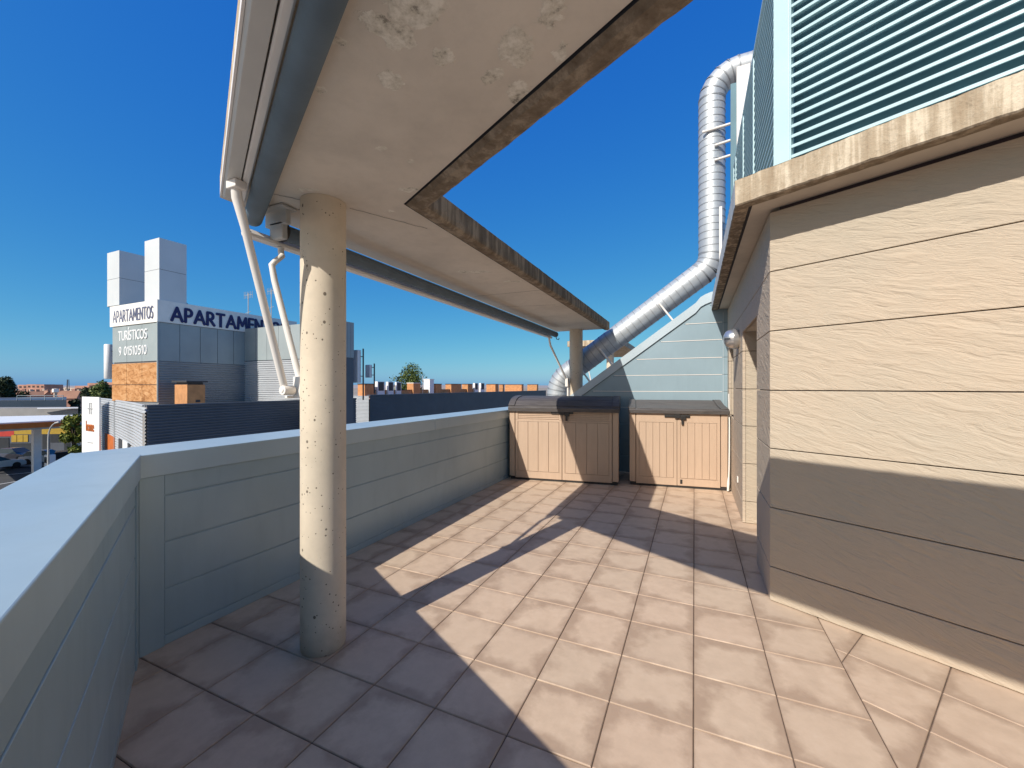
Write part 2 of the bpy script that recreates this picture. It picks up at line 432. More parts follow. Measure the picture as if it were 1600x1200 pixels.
ys0 = [PC.y, oc[1], oc[1], PC.y]
m.extrude(None, [(x, y, z) for (x, z), y in zip(sec, ys0)], [(x, 3.9, z) for x, z in sec])
m.extrude(None, [(x, 3.903, z) for x, z in sec], [(x, 7.55, z) for x, z in sec])
m.build('cap', M['sheet_cap'], th, .004)
m = MB(); m.tube([(PX + .001, 2.26, .92), (PX + .006, 2.26, .92)], .006, 8); m.build('rivet', M['alu'], th)

th = thing('parapet_wall', (-1.2, .36, 0), 'near blue grey metal parapet with broad flat cap at the left foreground', 'parapet')
L = 7.0
m = MB()
for k, g in enumerate(GROOVES + [.955]):
    z0 = 0.0 if k == 0 else GROOVES[k - 1] + .004
    m.obox(PC, .13, L, 0, .03, z0, g - (.004 if k < 4 else 0))
m.build('panel', M['sheet'], th, .003)
m = MB(); m.obox(PC, .03, L, .007, .25, -1.2, .99); m.obox(PC, .035, .126, -.006, .03, 0, .955); m.build('backing', M['sheet'], th)
m = MB()
sec = [(-.012, PZ), (O_B, PZ + .012), (O_B, PZ - .12), (-.012, PZ - .13)]
i0 = Vector((PC.x, PC.y)); sI = 0.0; sO = (Vector(oc) - Vector((PC.x, PC.y)))
sO = sO.x * U.x + sO.y * U.y
p0 = [un(PC, s, n, z) for (n, z), s in zip(sec, (sI, sO, sO, sI))]
m.extrude(None, p0, [un(PC, 2.6, n, z) for n, z in sec]); m.extrude(None, [un(PC, 2.603, n, z) for n, z in sec], [un(PC, L, n, z) for n, z in sec])
m.build('cap', M['sheet_cap'], th, .004)

# ------------------------------------------------------------------ GABLE WALL at the end
GY = 7.12
gz = lambda x: 1.461 + .725 * (x + 1.793)
th = thing('gable_wall', (-.7, GY, 0), 'pale blue metal clad sloping wall behind the two sheds', 'wall')
m = MB()
gr = [.30, .567, .834, 1.10, 1.371, 1.638, 1.906, 2.184, 2.452, 2.72]
def gx(z): return max(-3.0, (z - 1.461 + .20) / .725 - 1.793) if z > 1.0 else -3.0
lo = 0.0
for g in gr + [2.86]:
    z1 = g - .004; z0 = lo
    xl0, xl1 = gx(z0), gx(z1)
    if xl0 < .30:
        zc = z1 - .016
        q = [(xl0, GY, z0), (.55, GY, z0), (.55, GY, zc), (min(xl1, .54), GY, zc)]
        q2 = [(xl0, GY + .03, z0), (.55, GY + .03, z0), (.55, GY + .03, z1), (min(xl1, .54), GY + .03, z1)]
        q3 = [(.55, GY + .014, z1), (min(xl1, .54), GY + .014, z1)]
        m.add(q + q2 + q3, [[0, 1, 2, 3], [3, 2, 8, 9], [9, 8, 6, 7], [0, 4, 5, 1], [4, 7, 6, 5]])
    lo = g + .004
m.build('panel', M['gable'], th)
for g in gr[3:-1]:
    MB().box(gx(g) + .02, .395, GY + .0005, GY + .010, g - .0055, g + .0035).build('edge_or_glint_strip', M['white_metal'], th)  # white strips in the panel gaps imitate sun glints on the grooves
m = MB()
q = [(-3.0, GY + .008, 0), (.9, GY + .008, 0), (.9, GY + .008, 2.86), (.16, GY + .008, 2.84), (-2.4, GY + .008, .98), (-3.0, GY + .008, .98)]
m.extrude(None, q, [(p[0], GY + .16, p[2]) for p in q]); m.build('backing', M['gable'], th)
m = MB()
top = [(-3.0, 1.08), (-2.42, 1.09), (-2.25, 1.13)] + [(x, gz(x)) for x in (-1.9, -1.0, 0.02)] + [(.09, 2.862), (.16, 2.90), (.24, 2.93), (.34, 2.945), (.9, 2.945)]
for (xa, za), (xb, zb) in zip(top[:-1], top[1:]):
    h = .155
    q0 = [(xa, GY - .018, za - h), (xa, GY - .018, za), (xa, GY + .20, za), (xa, GY + .20, za - h)]
    q1 = [(xb, GY - .018, zb - h), (xb, GY - .018, zb), (xb, GY + .20, zb), (xb, GY + .20, zb - h)]
    m.add(q0 + q1, [[0, 1, 5, 4], [1, 2, 6, 5], [2, 3, 7, 6], [3, 0, 4, 7]])
m.build('cap', M['gable_cap'], th)
m = MB(); m.box(.405, .412, GY - .008, GY + .004, .1, 2.6); m.build('trim', M['gable_cap'], th)

# ------------------------------------------------------------------ CONCRETE CANOPY
SZ = 2.48; AO = -2.36; BO = .945; YE = 7.36
th = thing('concrete_canopy', (-1.9, 1.66, 0), 'angled concrete canopy slab on two round columns over the terrace', 'canopy')
def ainner(n):  # point of the inner mitre at offset n outward from the fascia line
    x = -1.38 - n
    q = Vector(IC) + Vector((N.x, N.y)) * n; k = (x - q.x) / U.x
    return (x, q.y + k * U.y)
outer = (AO, (lambda q: q.y + (AO - q.x) / U.x * U.y)(Vector(IC) + Vector((N.x, N.y)) * BO))
SB = 4.6
def patch(px, py, wx, wy, a=0.0):
    r = (px - 800) / FPX; d = (SZ - EYE) * FPX / (HORZ - py)
    k = d / FPX
    return (d * (r * CS - SN), d * (r * SN + CS), max(.018, wx * k * .62), max(.018, wy * k * .62), YAW + a)
PT = [patch(600, 45, 62, 40, .3), patch(625, 62, 50, 34, -.5), patch(575, 30, 40, 24), patch(650, 12, 84, 60), patch(695, 93, 44, 36, -.3), patch(865, 18, 36, 44), patch(807, 78, 42, 62, .2), patch(768, 119, 30, 34),
      patch(808, 146, 34, 36, .6), patch(610, 124, 34, 32, -.6), patch(594, 232, 18, 14), patch(643, 252, 14, 12), patch(637, 297, 30, 14), patch(482, 297, 28, 10), patch(608, 330, 12, 8), patch(530, 65, 26, 18), patch(880, 80, 8, 40, .1), patch(740, 425, 50, 12), patch(800, 440, 30, 8), patch(500, 140, 20, 12)]
M['soffit'] = concrete('board cast soffit concrete', (.68, .615, .53), PT)
# soffit strip with a drip nib along the inner edge; each section: (n outward from fascia, z)
prof = [(0, SZ + .115), (0, SZ + .01), (.004, SZ - .012), (.03, SZ - .026), (.085, SZ - .02), (.108, SZ - .003), (.110, SZ + .008), (.117, SZ + .008), (.119, SZ)]
m = MB()
pe = []
for n, z in prof:
    a = ainner(n); pe.append(((-1.38 - n, YE, z), (a[0], a[1], z), un(IC, SB, n, z)))
ragged(m, [(p[0], p[1]) for p in pe], (1, 1, 2, 2, 2, 3, 3, 3), (.0035, .003, .0035, .003, .002, .001, 0, 0, 0), .04, (1, 0, 0))
ragged(m, [(p[1], p[2]) for p in pe], (2, 2, 2, 2, 2, 3, 3, 3), (.0035, .003, .0035, .003, .002, .001, 0, 0, 0), .04, -N)
ii = pe[-1]
inner = ii[1]
sOut = un(IC, SB, BO, SZ)
m.poly([(ii[0][0], YE, SZ), inner, (outer[0], outer[1], SZ), (AO, YE, SZ)], False, 0)
m.poly([inner, ii[2], sOut, (outer[0], outer[1], SZ)], False, 0)
zt = SZ + .115
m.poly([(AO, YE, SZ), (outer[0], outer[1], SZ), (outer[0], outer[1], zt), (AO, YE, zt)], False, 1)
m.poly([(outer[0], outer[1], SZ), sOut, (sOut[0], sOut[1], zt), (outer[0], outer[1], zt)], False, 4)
a = ainner(0)
m.poly([(-1.38, YE, zt), (a[0], a[1], zt), (outer[0], outer[1], zt), (AO, YE, zt)], False, 0)
m.poly([(a[0], a[1], zt), un(IC, SB, 0, zt), (sOut[0], sOut[1], zt), (outer[0], outer[1], zt)], False, 0)
m.poly([(p[0][0], YE, p[0][2]) for p in pe] + [(AO, YE, SZ), (AO, YE, zt)], False, 1)
m.poly([p[2] for p in pe] + [sOut, (sOut[0], sOut[1], zt)], False, 1)
slab = m.build('slab', [M['soffit'], M['edge_dark'], M['nib'], M['dark_gap'], M['edge_lit']], th)
# casting joints in the soffit
m = MB()
def crack(pts, wd=.004):
    P = [Vector(p) for p in pts]; m = MB()
    for a, b in zip(P[:-1], P[1:]):
        d = (b - a).normalized(); nn = Vector((-d.y, d.x)) * wd / 2
        m.poly([(a + nn).to_3d() + Vector((0, 0, SZ - .0012)), (b + nn).to_3d() + Vector((0, 0, SZ - .0012)), (b - nn).to_3d() + Vector((0, 0, SZ - .0012)), (a - nn).to_3d() + Vector((0, 0, SZ - .0012))])
    m.build('joint', M['joint'], slab)
def sp(px, py): d = (SZ - EYE) * FPX / (HORZ - py); return at_d(px, d)
def wob(p, q, n=12, a=.006):
    p, q = Vector(p), Vector(q); return [tuple(p.lerp(q, k / n) + Vector((random.uniform(-a, a), random.uniform(-a, a)))) for k in range(n + 1)]
crack(wob(sp(415, 300), sp(470, 312))); crack(wob(sp(545, 325), sp(668, 357))); crack(wob(sp(742, 463), sp(855, 452)), .006); crack(wob(sp(775, 480), sp(868, 476)), .006)
crack(wob(sp(440, 330), sp(470, 327)), .004)
def column(cx, cy, z1):
    m = MB(); r = .118
    zs = [0.0, .012, .03] + [.03 + (z1 - .03) * k / 12 for k in range(1, 13)]
    m.tube([(cx, cy, z) for z in zs], [r - .006, r - .001] + [r] * (len(zs) - 2), 64)
    m.build('column', M['column'], th)
column(-1.90, 1.665, SZ - .001); column(-1.955, 7.235, SZ - .001)
# dark recess ring where the near column meets the tiles
th = None

# ------------------------------------------------------------------ AWNINGS
def bar_un(o, s0, s1, sec): return [un(o, s0, n, z) for n, z in sec], [un(o, s1, n, z) for n, z in sec]
aw = thing('roller_awning', (-1.7, 1.4, 2.4), 'wide rolled awning with slatted bars along the near canopy edge', 'awning', 'rolled awnings under the canopy')
m = MB(); m.tube([un(IC, s, .792, 2.405) for s in (-.60, 0.4, 1.4, 2.4, 4.4)], .047, 28); m.build('fabric_roll', M['roll'], aw)
m = MB()
e = bar_un(IC, -.40, 4.4, [(.843, 2.418), (.843, 2.46), (.874, 2.46), (.874, 2.418), (.868, 2.414), (.849, 2.414)]); m.extrude(None, *e); m.build('front_bar', M['white_metal'], aw)
m = MB()
e = bar_un(IC, -.42, 4.4, [(.880, 2.414), (.880, 2.475), (.935, 2.475), (.943, 2.455), (.943, 2.425), (.932, 2.412)]); m.extrude(None, *e); m.build('cassette', M['grey_metal'], aw, .002)
m = MB(); e = bar_un(IC, -.43, 4.4, [(.9435, 2.424), (.9435, 2.46), (.951, 2.46), (.951, 2.424)]); m.extrude(None, *e); m.build('edge_or_glint_strip', M['white_metal'], aw)
def arm(parent, path, r, piv, knuckle=True):
    m = MB()
    m.tube(path, r, 12)
    m.build('arm', M['white_metal'], parent)
PIV = Vector((-2.03, 1.575, 1.43))
arm(aw, [(-1.97, 1.225, 2.42), (-1.972, 1.235, 2.34), (-1.985, 1.28, 2.22), tuple(PIV + Vector((-.012, -.04, 0)))], [.021, .023, .019, .019], PIV)
m = MB(); m.box(-2.0, -1.93, 1.20, 1.255, 2.375, 2.413); m.build('bracket', M['white_metal'], aw, .004)
m = MB(); m.tube([tuple(PIV + Vector((.0, -.066, 0))), tuple(PIV + Vector((.0, .0, 0)))], .026, 20); m.tube([tuple(PIV + Vector((0, -.070, 0))), tuple(PIV + Vector((0, -.064, 0)))], .012, 12); m.build('hinge', M['white_metal'], aw, .002)
m = MB(); m.box(-2.045, -1.985, 1.585, 1.640, 1.385, 1.505); m.box(-2.065, -2.04, 1.55, 1.62, 1.385, 1.40); m.build('wall_plate', M['white_metal'], aw, .003)

aw = thing('roller_awning', (-2.2, 4.2, 2.35), 'long slim rolled awning along the far canopy arm between the columns', 'awning', 'rolled awnings under the canopy')
m = MB(); m.tube([(-2.205, y, 2.355) for y in (1.64, 3, 5, 6.82)], .047, 28); m.build('fabric_roll', M['roll'], aw)
m = MB(); m.extrude(None, *[[(x, y, z) for x, z in ((-2.30, 2.285), (-2.30, 2.325), (-2.275, 2.335), (-2.235, 2.30), (-2.235, 2.282), (-2.26, 2.275))] for y in (1.47, 6.72)]); m.build('front_bar', M['white_metal'], aw, .003)
m = MB(); m.tube([(-2.27, 1.468, 2.306), (-2.27, 1.46, 2.306)], .028, 16); m.build('end_cap', M['white_metal'], aw, .003)
m = MB(); m.box(-2.30, -2.12, 1.60, 1.632, 2.38, 2.47); m.box(-2.26, -2.15, 1.60, 1.635, 2.30, 2.40); m.box(-2.30, -2.10, 1.56, 1.66, 2.462, 2.478); m.build('bracket', M['grey_metal'], aw, .006)
m = MB(); m.tube([(-2.205, 1.634, 2.355), (-2.205, 1.65, 2.355)], .058, 24); m.build('drum', M['black_plastic'], aw)
arm(aw, [(-2.245, 1.66, 2.275), (-2.24, 1.66, 2.235), (-2.205, 1.64, 2.215), (-2.215, 1.60, 2.17), (-2.225, 1.59, 2.15), (-2.215, 1.60, 2.06), (-2.03, 1.625, 1.46)], [.017, .017, .016, .016, .018, .018, .018], None)
arm(aw, [(-2.24, 6.55, 2.28), (-2.23, 6.6, 2.15), (-2.09, 7.10, 1.56)], [.016, .018, .017], None)
m = MB(); m.box(-2.11, -2.06, 7.06, 7.16, 1.45, 1.60); m.box(-2.085, -2.06, 7.09, 7.14, 1.2, 1.46); m.build('wall_plate', M['white_metal'], aw, .003)
m = MB(); m.tube([(-2.205, 6.83, 2.33), (-2.2, 6.85, 2.28), (-2.17, 6.87, 2.27), (-2.16, 6.87, 2.30)], .007, 8); m.build('crank_eye', M['black_plastic'], aw)

# ------------------------------------------------------------------ STORAGE SHEDS
def shed(label, fl, ang, W, D, H, LH, planks, vents):
    th = thing('storage_shed', (fl[0], fl[1], 0), label, 'garden shed', 'resin sheds at the terrace end')
    ca, sa = math.cos(ang), math.sin(ang)
    X = Vector((ca, sa, 0)); Y = Vector((-sa, ca, 0)); O = Vector((fl[0], fl[1], 0))
    P = lambda x, y, z: tuple(O + X * x + Y * y + Vector((0, 0, z)))
    def bx(m, x0, x1, y0, y1, z0, z1): m.add([P(x, y, z) for z in (z0, z1) for y in (y0, y1) for x in (x0, x1)], [[0, 2, 3, 1], [4, 5, 7, 6], [0, 1, 5, 4], [2, 6, 7, 3], [0, 4, 6, 2], [1, 3, 7, 5]])
    m = MB(); bx(m, .02, W - .02, .045, D, .04, H - .01); bx(m, 0, .085, .0, .09, .05, H - .02); bx(m, W - .085, W, .0, .09, .05, H - .02)
    for z in [k * .13 + .12 for k in range(int((H - .2) / .13))]: bx(m, W - .02, W - .006, .10, D - .03, z, z + .105)
    m.build('body', M['resin'], th, .008)
    m = MB(); bx(m, .015, W - .015, .012, D, 0, .04); m.build('base', M['black_plastic'], th, .004)
    x0, x1 = .092, W - .092; mid = (x0 + x1) / 2
    for a, b in ((x0, mid - .002), (mid + .002, x1)):
        m = MB(); bx(m, a, b, .012, .04, .03, H - .012)          # door leaf
        zl, zh = .14, H - (.15 if not vents else .18)
        n = planks; wd = (b - a - .09) / n
        for k in range(n): bx(m, a + .045 + k * wd + .0025, a + .045 + (k + 1) * wd - .0025, .0005, .014, zl, zh)
        bx(m, a + .003, b - .003, .0005, .014, .033, zl - .004)
        bx(m, a + .003, a + .042, .0005, .014, zl - .004, zh + .004); bx(m, b - .042, b - .003, .0005, .014, zl - .004, zh + .004)
        bx(m, a + .003, b - .003, .0005, .014, zh + .004, H - .016 if not vents else zh + .03)
        if vents:
            for k in range(4): bx(m, a + .05, b - .05, .003, .014, zh + .045 + k * .026, zh + .057 + k * .026)
            bx(m, a + .003, a + .045, .0005, .014, zh + .033, H - .016); bx(m, b - .045, b - .003, .0005, .014, zh + .033, H - .016); 
        m.build('door', M['resin'], th, .003)
    # lid: arched shell with long boards and a raised rim
    prof = [(-.035, H - .02), (-.045, H + .035), (-.02, H + .06), (.08, H + .06 + (LH - .06) * .55), (.20, H + LH * .88), (D * .5, H + LH), (D * .8, H + LH), (D, H + LH * .93), (D, H - .02)]
    if not vents: prof = [(-.035, H - .02), (-.045, H + .03), (-.025, H + .045), (.10, H + .06), (.30, H + .085), (D * .85, H + LH), (D, H + LH), (D, H - .02)]
    m = MB(); p0 = [P(-.012, y, z) for y, z in prof]; p1 = [P(W + .012, y, z) for y, z in prof]
    m.extrude(None, p0, p1, False)
    kk = list(range(2, len(prof) - 2)) 
    seg = [Vector((prof[i][0], prof[i][1])) for i in range(2, len(prof) - 1)]
    tot = sum((b - a).length for a, b in zip(seg[:-1], seg[1:])); nb = 6
    def along(d):
        for a, b in zip(seg[:-1], seg[1:]):
            l = (b - a).length
            if d <= l: return a.lerp(b, d / l), (b - a).normalized()
            d -= l
        return seg[-1], (seg[-1] - seg[-2]).normalized()
    for k in range(nb):
        sub = [along(tot * (k + .04 + .92 * q / 4) / nb) for q in range(5)]
        lo_ = [(p.x, p.y) for p, d in sub]; hi_ = [(p.x - d.y * .008, p.y + d.x * .008) for p, d in sub]
        pr = lo_ + hi_[::-1]
        m.extrude(None, [P(.10, y, z) for y, z in pr], [P(W - .10, y, z) for y, z in pr])
    for xa, xb in ((-.012, .085), (W - .085, W + .012)):
        sub = [along(tot * q / 12) for q in range(13)]
        pr = [(p.x, p.y) for p, d in sub] + [(p.x - d.y * .016, p.y + d.x * .016) for p, d in sub][::-1]
        m.extrude(None, [P(xa, y, z) for y, z in pr], [P(xb, y, z) for y, z in pr])
    m.build('lid', M['lid'], th, .006)
    m = MB(); zc = H - (.055 if not vents else .035)
    bx(m, mid - .17, mid + .17, -.018, .0, zc - .017, zc + .022); bx(m, mid - .035, mid + .04, -.032, -.018, zc - .03, zc + .045)
    bx(m, mid + .055, mid + .085, -.03, -.016, zc - .12, zc - .02); bx(m, mid + .04, mid + .115, -.034, -.018, zc - .045, zc + .01)
    m.build('latch', M['black_plastic'], th, .004)
    if not vents:
        m = MB(); bx(m, mid + .04, mid + .07, -.006, .0, .06, .12); m.build('bolt', M['black_plastic'], th, .002)
    return th
shed('wider beige resin shed with arched grey lid and slotted doors beside the parapet', (-2.655, 5.86), R(8.1), 1.66, .86, 1.085, .20, 4, True)
shed('narrower beige resin shed with flat sloping lid and plain doors beside the stone wall', (-.875, 6.235), R(7.4), 1.31, .66, 1.08, .15, 5, False)

# ------------------------------------------------------------------ STONE CLAD HOUSE
hs = thing('stone_clad_house', (WC[0], WC[1], 0), 'cream riven stone house wall with concrete roof edge on the right', 'house')
ZJ = [.03, .232, .632, 1.031, 1.424, 1.826, 2.228, 2.63]
SX = WC[0]; G = .003
m = MB()
for a, b in zip(ZJ[:-1], ZJ[1:]):
    if b < 1.1 and False: pass
    m.obox(WC, 0, 5.2, -.03, 0, a + (G if a > .03 else -.025), b - G)
m.build('front_wall', M['stone_front'], hs, .003)
m = MB(); m.obox(WC, .05, 5.15, -.25, -.022, -.02, 2.66); m.build('backing', M['joint'], hs)
m = MB()
Y1, Y2, Y3, Y4, YG = 3.885, 4.975, 6.08, 6.85, GY
def side(y0, y1, z0, z1): m.box(SX, SX + .03, y0, y1, z0, z1)
for a, b in zip(ZJ[:-1], ZJ[1:]):
    z0, z1 = a + (G if a > .03 else -.025), b - G
    # skew the first course end so that it meets the turned front wall in a mitre
    m.prism([(SX, WC[1] + .001), (SX, Y1), (SX + .03, Y1), (SX + .03, WC[1] + .018)], z0, z1)
    if z1 <= 2.03: side(Y2, Y3, z0, z1); side(Y4, YG, z0, z1)
    elif z0 < 2.03: side(Y2, Y3, z0, z1); side(Y4, YG, z0, z1); side(Y1 + G, Y2 - G, 2.03, z1); side(Y3 + G, Y4 - G, 2.03, z1)
    else:
        side(Y1 + G, 4.42, z0, z1); side(4.424, 5.6, z0, z1); side(5.604, YG, z0, z1)
    if z1 < 1.03: side(Y3 + G, Y4 - G, z0, z1)
m.build('side_wall', M['stone_side'], hs, .003)
for dp_, ya, zlo in ((.30, Y2, -.03), (.22, Y4, 1.03)):
    m = MB()
    for a, b in zip(ZJ[:-1], ZJ[1:]):
        z0, z1 = max(zlo, a + (G if a > .03 else -.025)), min(b - G, 2.03)
        if z1 > z0 + .01: m.box(SX + .032, SX + dp_, ya + .001, ya + .03, z0, z1)
    m.build('reveal', M['stone_front'], hs, .002)
m = MB()
m.box(SX + .025, SX + .5, Y2 + .028, Y3 - .03, 0, 2.6); m.box(SX + .025, SX + .5, Y4 + .028, YG + .2, 0, 2.6); m.box(SX + .025, SX + .3, Y3 - .03, Y4 + .028, 0, 1.02)
m.prism([(SX + .024, WC[1] + .10), (SX + .024, Y1 - .004), (SX + .6, Y1 - .004), (SX + .6, WC[1] + .02)], 0, 2.66)
m.box(SX + .024, SX + .6, Y1 - .004, YG, 2.06, 2.66)
m.build('core', M['joint'], hs)
for ya, yb in ((Y1, Y2), (Y3, Y4)): MB().box(SX + .02, SX + .4, ya, yb, 2.03, 2.055).build('lintel', M['render'], hs)
d = MB(); d.box(SX + .30, SX + .345, Y1, Y2, 0.0, 2.03); d = d.build('door', M['white_metal'], hs); 
m = MB(); m.box(SX + .296, SX + .302, Y1 + .12, Y2 - .12, .2, 1.92); m.build('pane', M['glass'], d)
d = MB(); d.box(SX + .22, SX + .26, Y3, Y4, 1.02, 2.03); d = d.build('window', M['white_metal'], hs)
m = MB(); m.box(SX + .215, SX + .222, Y3 + .06, Y4 - .06, 1.1, 1.97); m.build('pane', M['glass'], d)
# roof slab with the same drip nib: outline = side edge x = RX, front edge in the turned direction
RX = .245; RZ = 2.655; RN = .262
rc = Vector(WC) + Vector((N.x, N.y)) * RN; k = (RX - rc.x) / U.x; RC = (RX, rc.y + k * U.y)     # outer corner
def rin(n):
    x = RX + n; q = Vector(RC) - Vector((N.x, N.y)) * n; kk = (x - q.x) / U.x; return (x, q.y + kk * U.y)
prof = [(0, RZ + .155), (.0, RZ - .005), (.006, RZ - .014), (.085, RZ - .012), (.095, RZ + .004), (.105, RZ + .004), (.108, RZ)]
m = MB(); rr = []
for n, z in prof:
    a = rin(n); rr.append(((RX + n, YG + .05, z), (a[0], a[1], z), un(RC, 5.6, -n, z)))
ragged(m, [(r_[0], r_[1]) for r_ in rr], (1, 3, 3, 4, 4, 4), (.006, .005, .004, .003, 0, 0, 0), .03, (-1, 0, 0))
ragged(m, [(r_[1], r_[2]) for r_ in rr], (0, 2, 2, 4, 4, 4), (.007, .005, .004, .003, 0, 0, 0), .03, N)
a = rr[-1]; w3 = un(WC, 5.2, -.4, RZ)
m.poly([a[0], a[1], (SX + .35, WC[1] + .35, RZ), (SX + .35, YG + .05, RZ)], False, 5); m.poly([a[1], a[2], w3, (SX + .35, WC[1] + .35, RZ)], False, 5)
tz = RZ + .155; far = un(RC, 5.6, -4.5, tz)
m.poly([(RX, YG + .05, tz), (RC[0], RC[1], tz), un(RC, 5.6, 0, tz), (far[0], far[1], tz), (far[0], YG + .05, tz)], False, 5)
m.poly([(RX, YG + .05, tz), (far[0], YG + .05, tz), (far[0], YG + .05, RZ), (RX, YG + .05, RZ)], False, 1)
M['edge_side'] = paint('pale side edge', (.45, .47, .48), .8, 0, .15, 5)
m.build('roof_slab', [M['edge_lit'], M['edge_side'], M['nib'], M['nib_black'], M['dark_gap'], M['render']], hs)

# ------------------------------------------------------------------ LOUVRE SCREEN on the roof
lp = Vector(RC) - Vector((N.x, N.y)) * .30; k = (.492 - lp.x) / U.x; LO = (.492, lp.y + k * U.y)
LZ0, LZ1 = tz, 4.45
ls = thing('louvre_screen', (LO[0], LO[1], LZ0), 'turquoise louvred plant screen standing on the roof slab', 'louvre screen')
m = MB(); m.obox(LO, 0, .094, -.06, 0, LZ0, LZ1); m.build('corner_post', M['teal'], ls, .004)
m = MB(); m.obox(LO, .096, .106, -.05, .002, LZ0, LZ1); m.build('channel', M['teal'], ls)
PITCH = .0665
for k in range(24):
    z = LZ0 + .02 + k * PITCH
    m = MB()
    sec = [(.0, z), (.0, z + .017), (-.004, z + .021), (-.058, z + .030), (-.058, z + .027), (-.006, z + .016), (-.006, z)]
    m.extrude(None, [un(LO, .107, n, zz) for n, zz in sec], [un(LO, 5.2, n, zz) for n, zz in sec])
    m.build('blade', M['teal'], ls)
m = MB(); m.obox(LO, .1, 5.2, -.075, -.07, LZ0, LZ1); m.build('painted_shade_panel', M['teal_dark'], ls)  # dark sheet behind the blades, shade of the gaps put into its colour
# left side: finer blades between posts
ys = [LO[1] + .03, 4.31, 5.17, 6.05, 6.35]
m = MB(); m.box(.555, .56, LO[1] + .09, 6.35, LZ0, LZ1); m.build('painted_shade_panel', M['teal_dark'], ls)
for a in ys[1:]:
    m = MB(); m.box(.488, .512, a - .012, a + .012, LZ0, LZ1); m.build('post', M['teal'], ls)
m = MB(); m.box(.487, .513, LO[1], 6.35, LZ1, LZ1 + .03); m.build('top_rail', M['teal'], ls)
for k in range(24):
    z = LZ0 + .02 + k * PITCH
    m = MB(); sec = [(.495, z), (.495, z + .012), (.548, z + .018), (.548, z + .015), (.499, z + .009), (.499, z)]
    m.extrude(None, [(x, LO[1] + .02, zz) for x, zz in sec], [(x, 6.35, zz) for x, zz in sec]); m.build('side_blade', M['teal'], ls)

# ------------------------------------------------------------------ WALL LAMP, HOSE, SOCKET
lt = thing('wall_lamp', (SX, 5.35, 2.0), 'round aluminium bulkhead lamp on the stone wall beside the door', 'wall lamp')
def disc_x(y, z, x0, prof, name, mat):
    m = MB(); m.tube([(x0 - a, y, z) for a, r in prof], [r for a, r in prof], 28); return m.build(name, mat, lt)
disc_x(5.35, 2.0, SX, [(0, .10), (.03, .115), (.06, .118)], 'base', M['alu'])
disc_x(5.35, 2.0, SX, [(.061, .112), (.10, .105), (.135, .085), (.155, .05), (.16, .02)], 'visor', M['alu'])
m = MB(); m.box(SX - .155, SX - .08, 5.245, 5.45, 1.985, 2.0); m.build('light_slot', M['glass'], lt)
m = MB(); m.tube([(.44, 6.44, 1.35), (.445, 6.42, .95), (.44, 6.36, .6), (.435, 6.34, .3), (.43, 6.33, .17)], .010, 10); m.tube([(.43, 6.33, .20), (.425, 6.325, .12), (.42, 6.32, .02)], [.012, .017, .013], 10)
o = m.build('drain_hose', M['white_metal']); tag(o, 'thin white hose running down beside the right shed', 'hose')
m = MB(); m.box(SX - .012, SX, 5.42, 5.47, .33, .40); o = m.build('wall_socket', M['white_metal'], None, .003); tag(o, 'small cream socket plate low on the stone wall', 'socket')

# ------------------------------------------------------------------ VENTILATION DUCT
DY = 7.62; DR = .203
dt = thing('ventilation_duct', (.267, DY, 2.9), 'silver spiral metal duct rising diagonally behind the gable wall', 'duct')
def arc(p, q, r_, rad, n):   # rounded corner p->q->r
    p, q, r_ = Vector(p), Vector(q), Vector(r_); a = (p - q).normalized(); b = (r_ - q).normalized()
    ang = a.angle(b); tl = rad / math.tan(ang / 2); c = q + (a + b).normalized() * (rad / math.sin(ang / 2))
    s, e = q + a * tl - c, q + b * tl - c; tot = s.angle(e); out = []
    for k in range(n + 1):
        f = k / n; out.append(c + (s * math.sin((1 - f) * tot) + e * math.sin(f * tot)) / math.sin(tot))
    return out
D0, D1, D2, D3, D4 = (1.2, DY, 6.63), (.267, DY, 6.63), (.267, DY, 3.47), (-2.43, DY, 1.55), (-2.43, DY, .2)
b1 = arc(D0, D1, D2, .40, 5); b2 = arc(D1, D2, D3, .36, 3); b3 = arc(D2, D3, D4, .50, 5)
def ribbed(a, b, step, parent, name):
    a, b = Vector(a), Vector(b); L_ = (b - a).length; n = int(L_ / step); d = (b - a) / L_
    m = MB(); m.tube([a, b], DR, 56, False)
    for k in range(n + 1):
        c = a + d * (L_ * k / max(n, 1)); m.tube([c - d * .0055, c - d * .0045, c + d * .0045, c + d * .0055], [DR - .001, DR + .0055, DR + .0055, DR - .001], 56, False, False, 1)
    return m.build(name, [M['galv'], M['seam']], parent)
ribbed(b1[-1], b2[0], .115, dt, 'pipe'); ribbed(b2[-1], b3[0], .12, dt, 'pipe'); ribbed(b3[-1], D4, .15, dt, 'pipe'); ribbed(D0, b1[0], .15, dt, 'pipe')
for bb in (b1, b2, b3):
    m = MB()
    for k in range(len(bb) - 1): m.tube([bb[k], bb[k + 1]] if False else [bb[k].lerp(bb[k + 1], f) for f in (0, 1)], DR, 48, False)
    for k, p in enumerate(bb):
        tv = (bb[min(k + 1, len(bb) - 1)] - bb[max(k - 1, 0)]).normalized()
        m.tube([p - tv * .0095, p - tv * .008, p + tv * .008, p + tv * .0095], [DR - .001, DR + .007, DR + .007, DR - .001], 48, False, False, 1)
    m.build('elbow', [M['galv'], M['seam']], dt)
dd = (Vector(D2) - Vector(D3)).normalized(); nn = Vector((dd.z, 0, -dd.x))
for s in (2.30, 1.05, .55):
    c = Vector(D3) + dd * s; q = c + nn * (DR + .20)
    m = MB(); m.tube([c + nn * .02 + Vector((0, -DR - .008, 0)), q + Vector((0, -DR - .008 + .0, 0))], .017, 8); m.build('stay', M['white_metal'], dt)
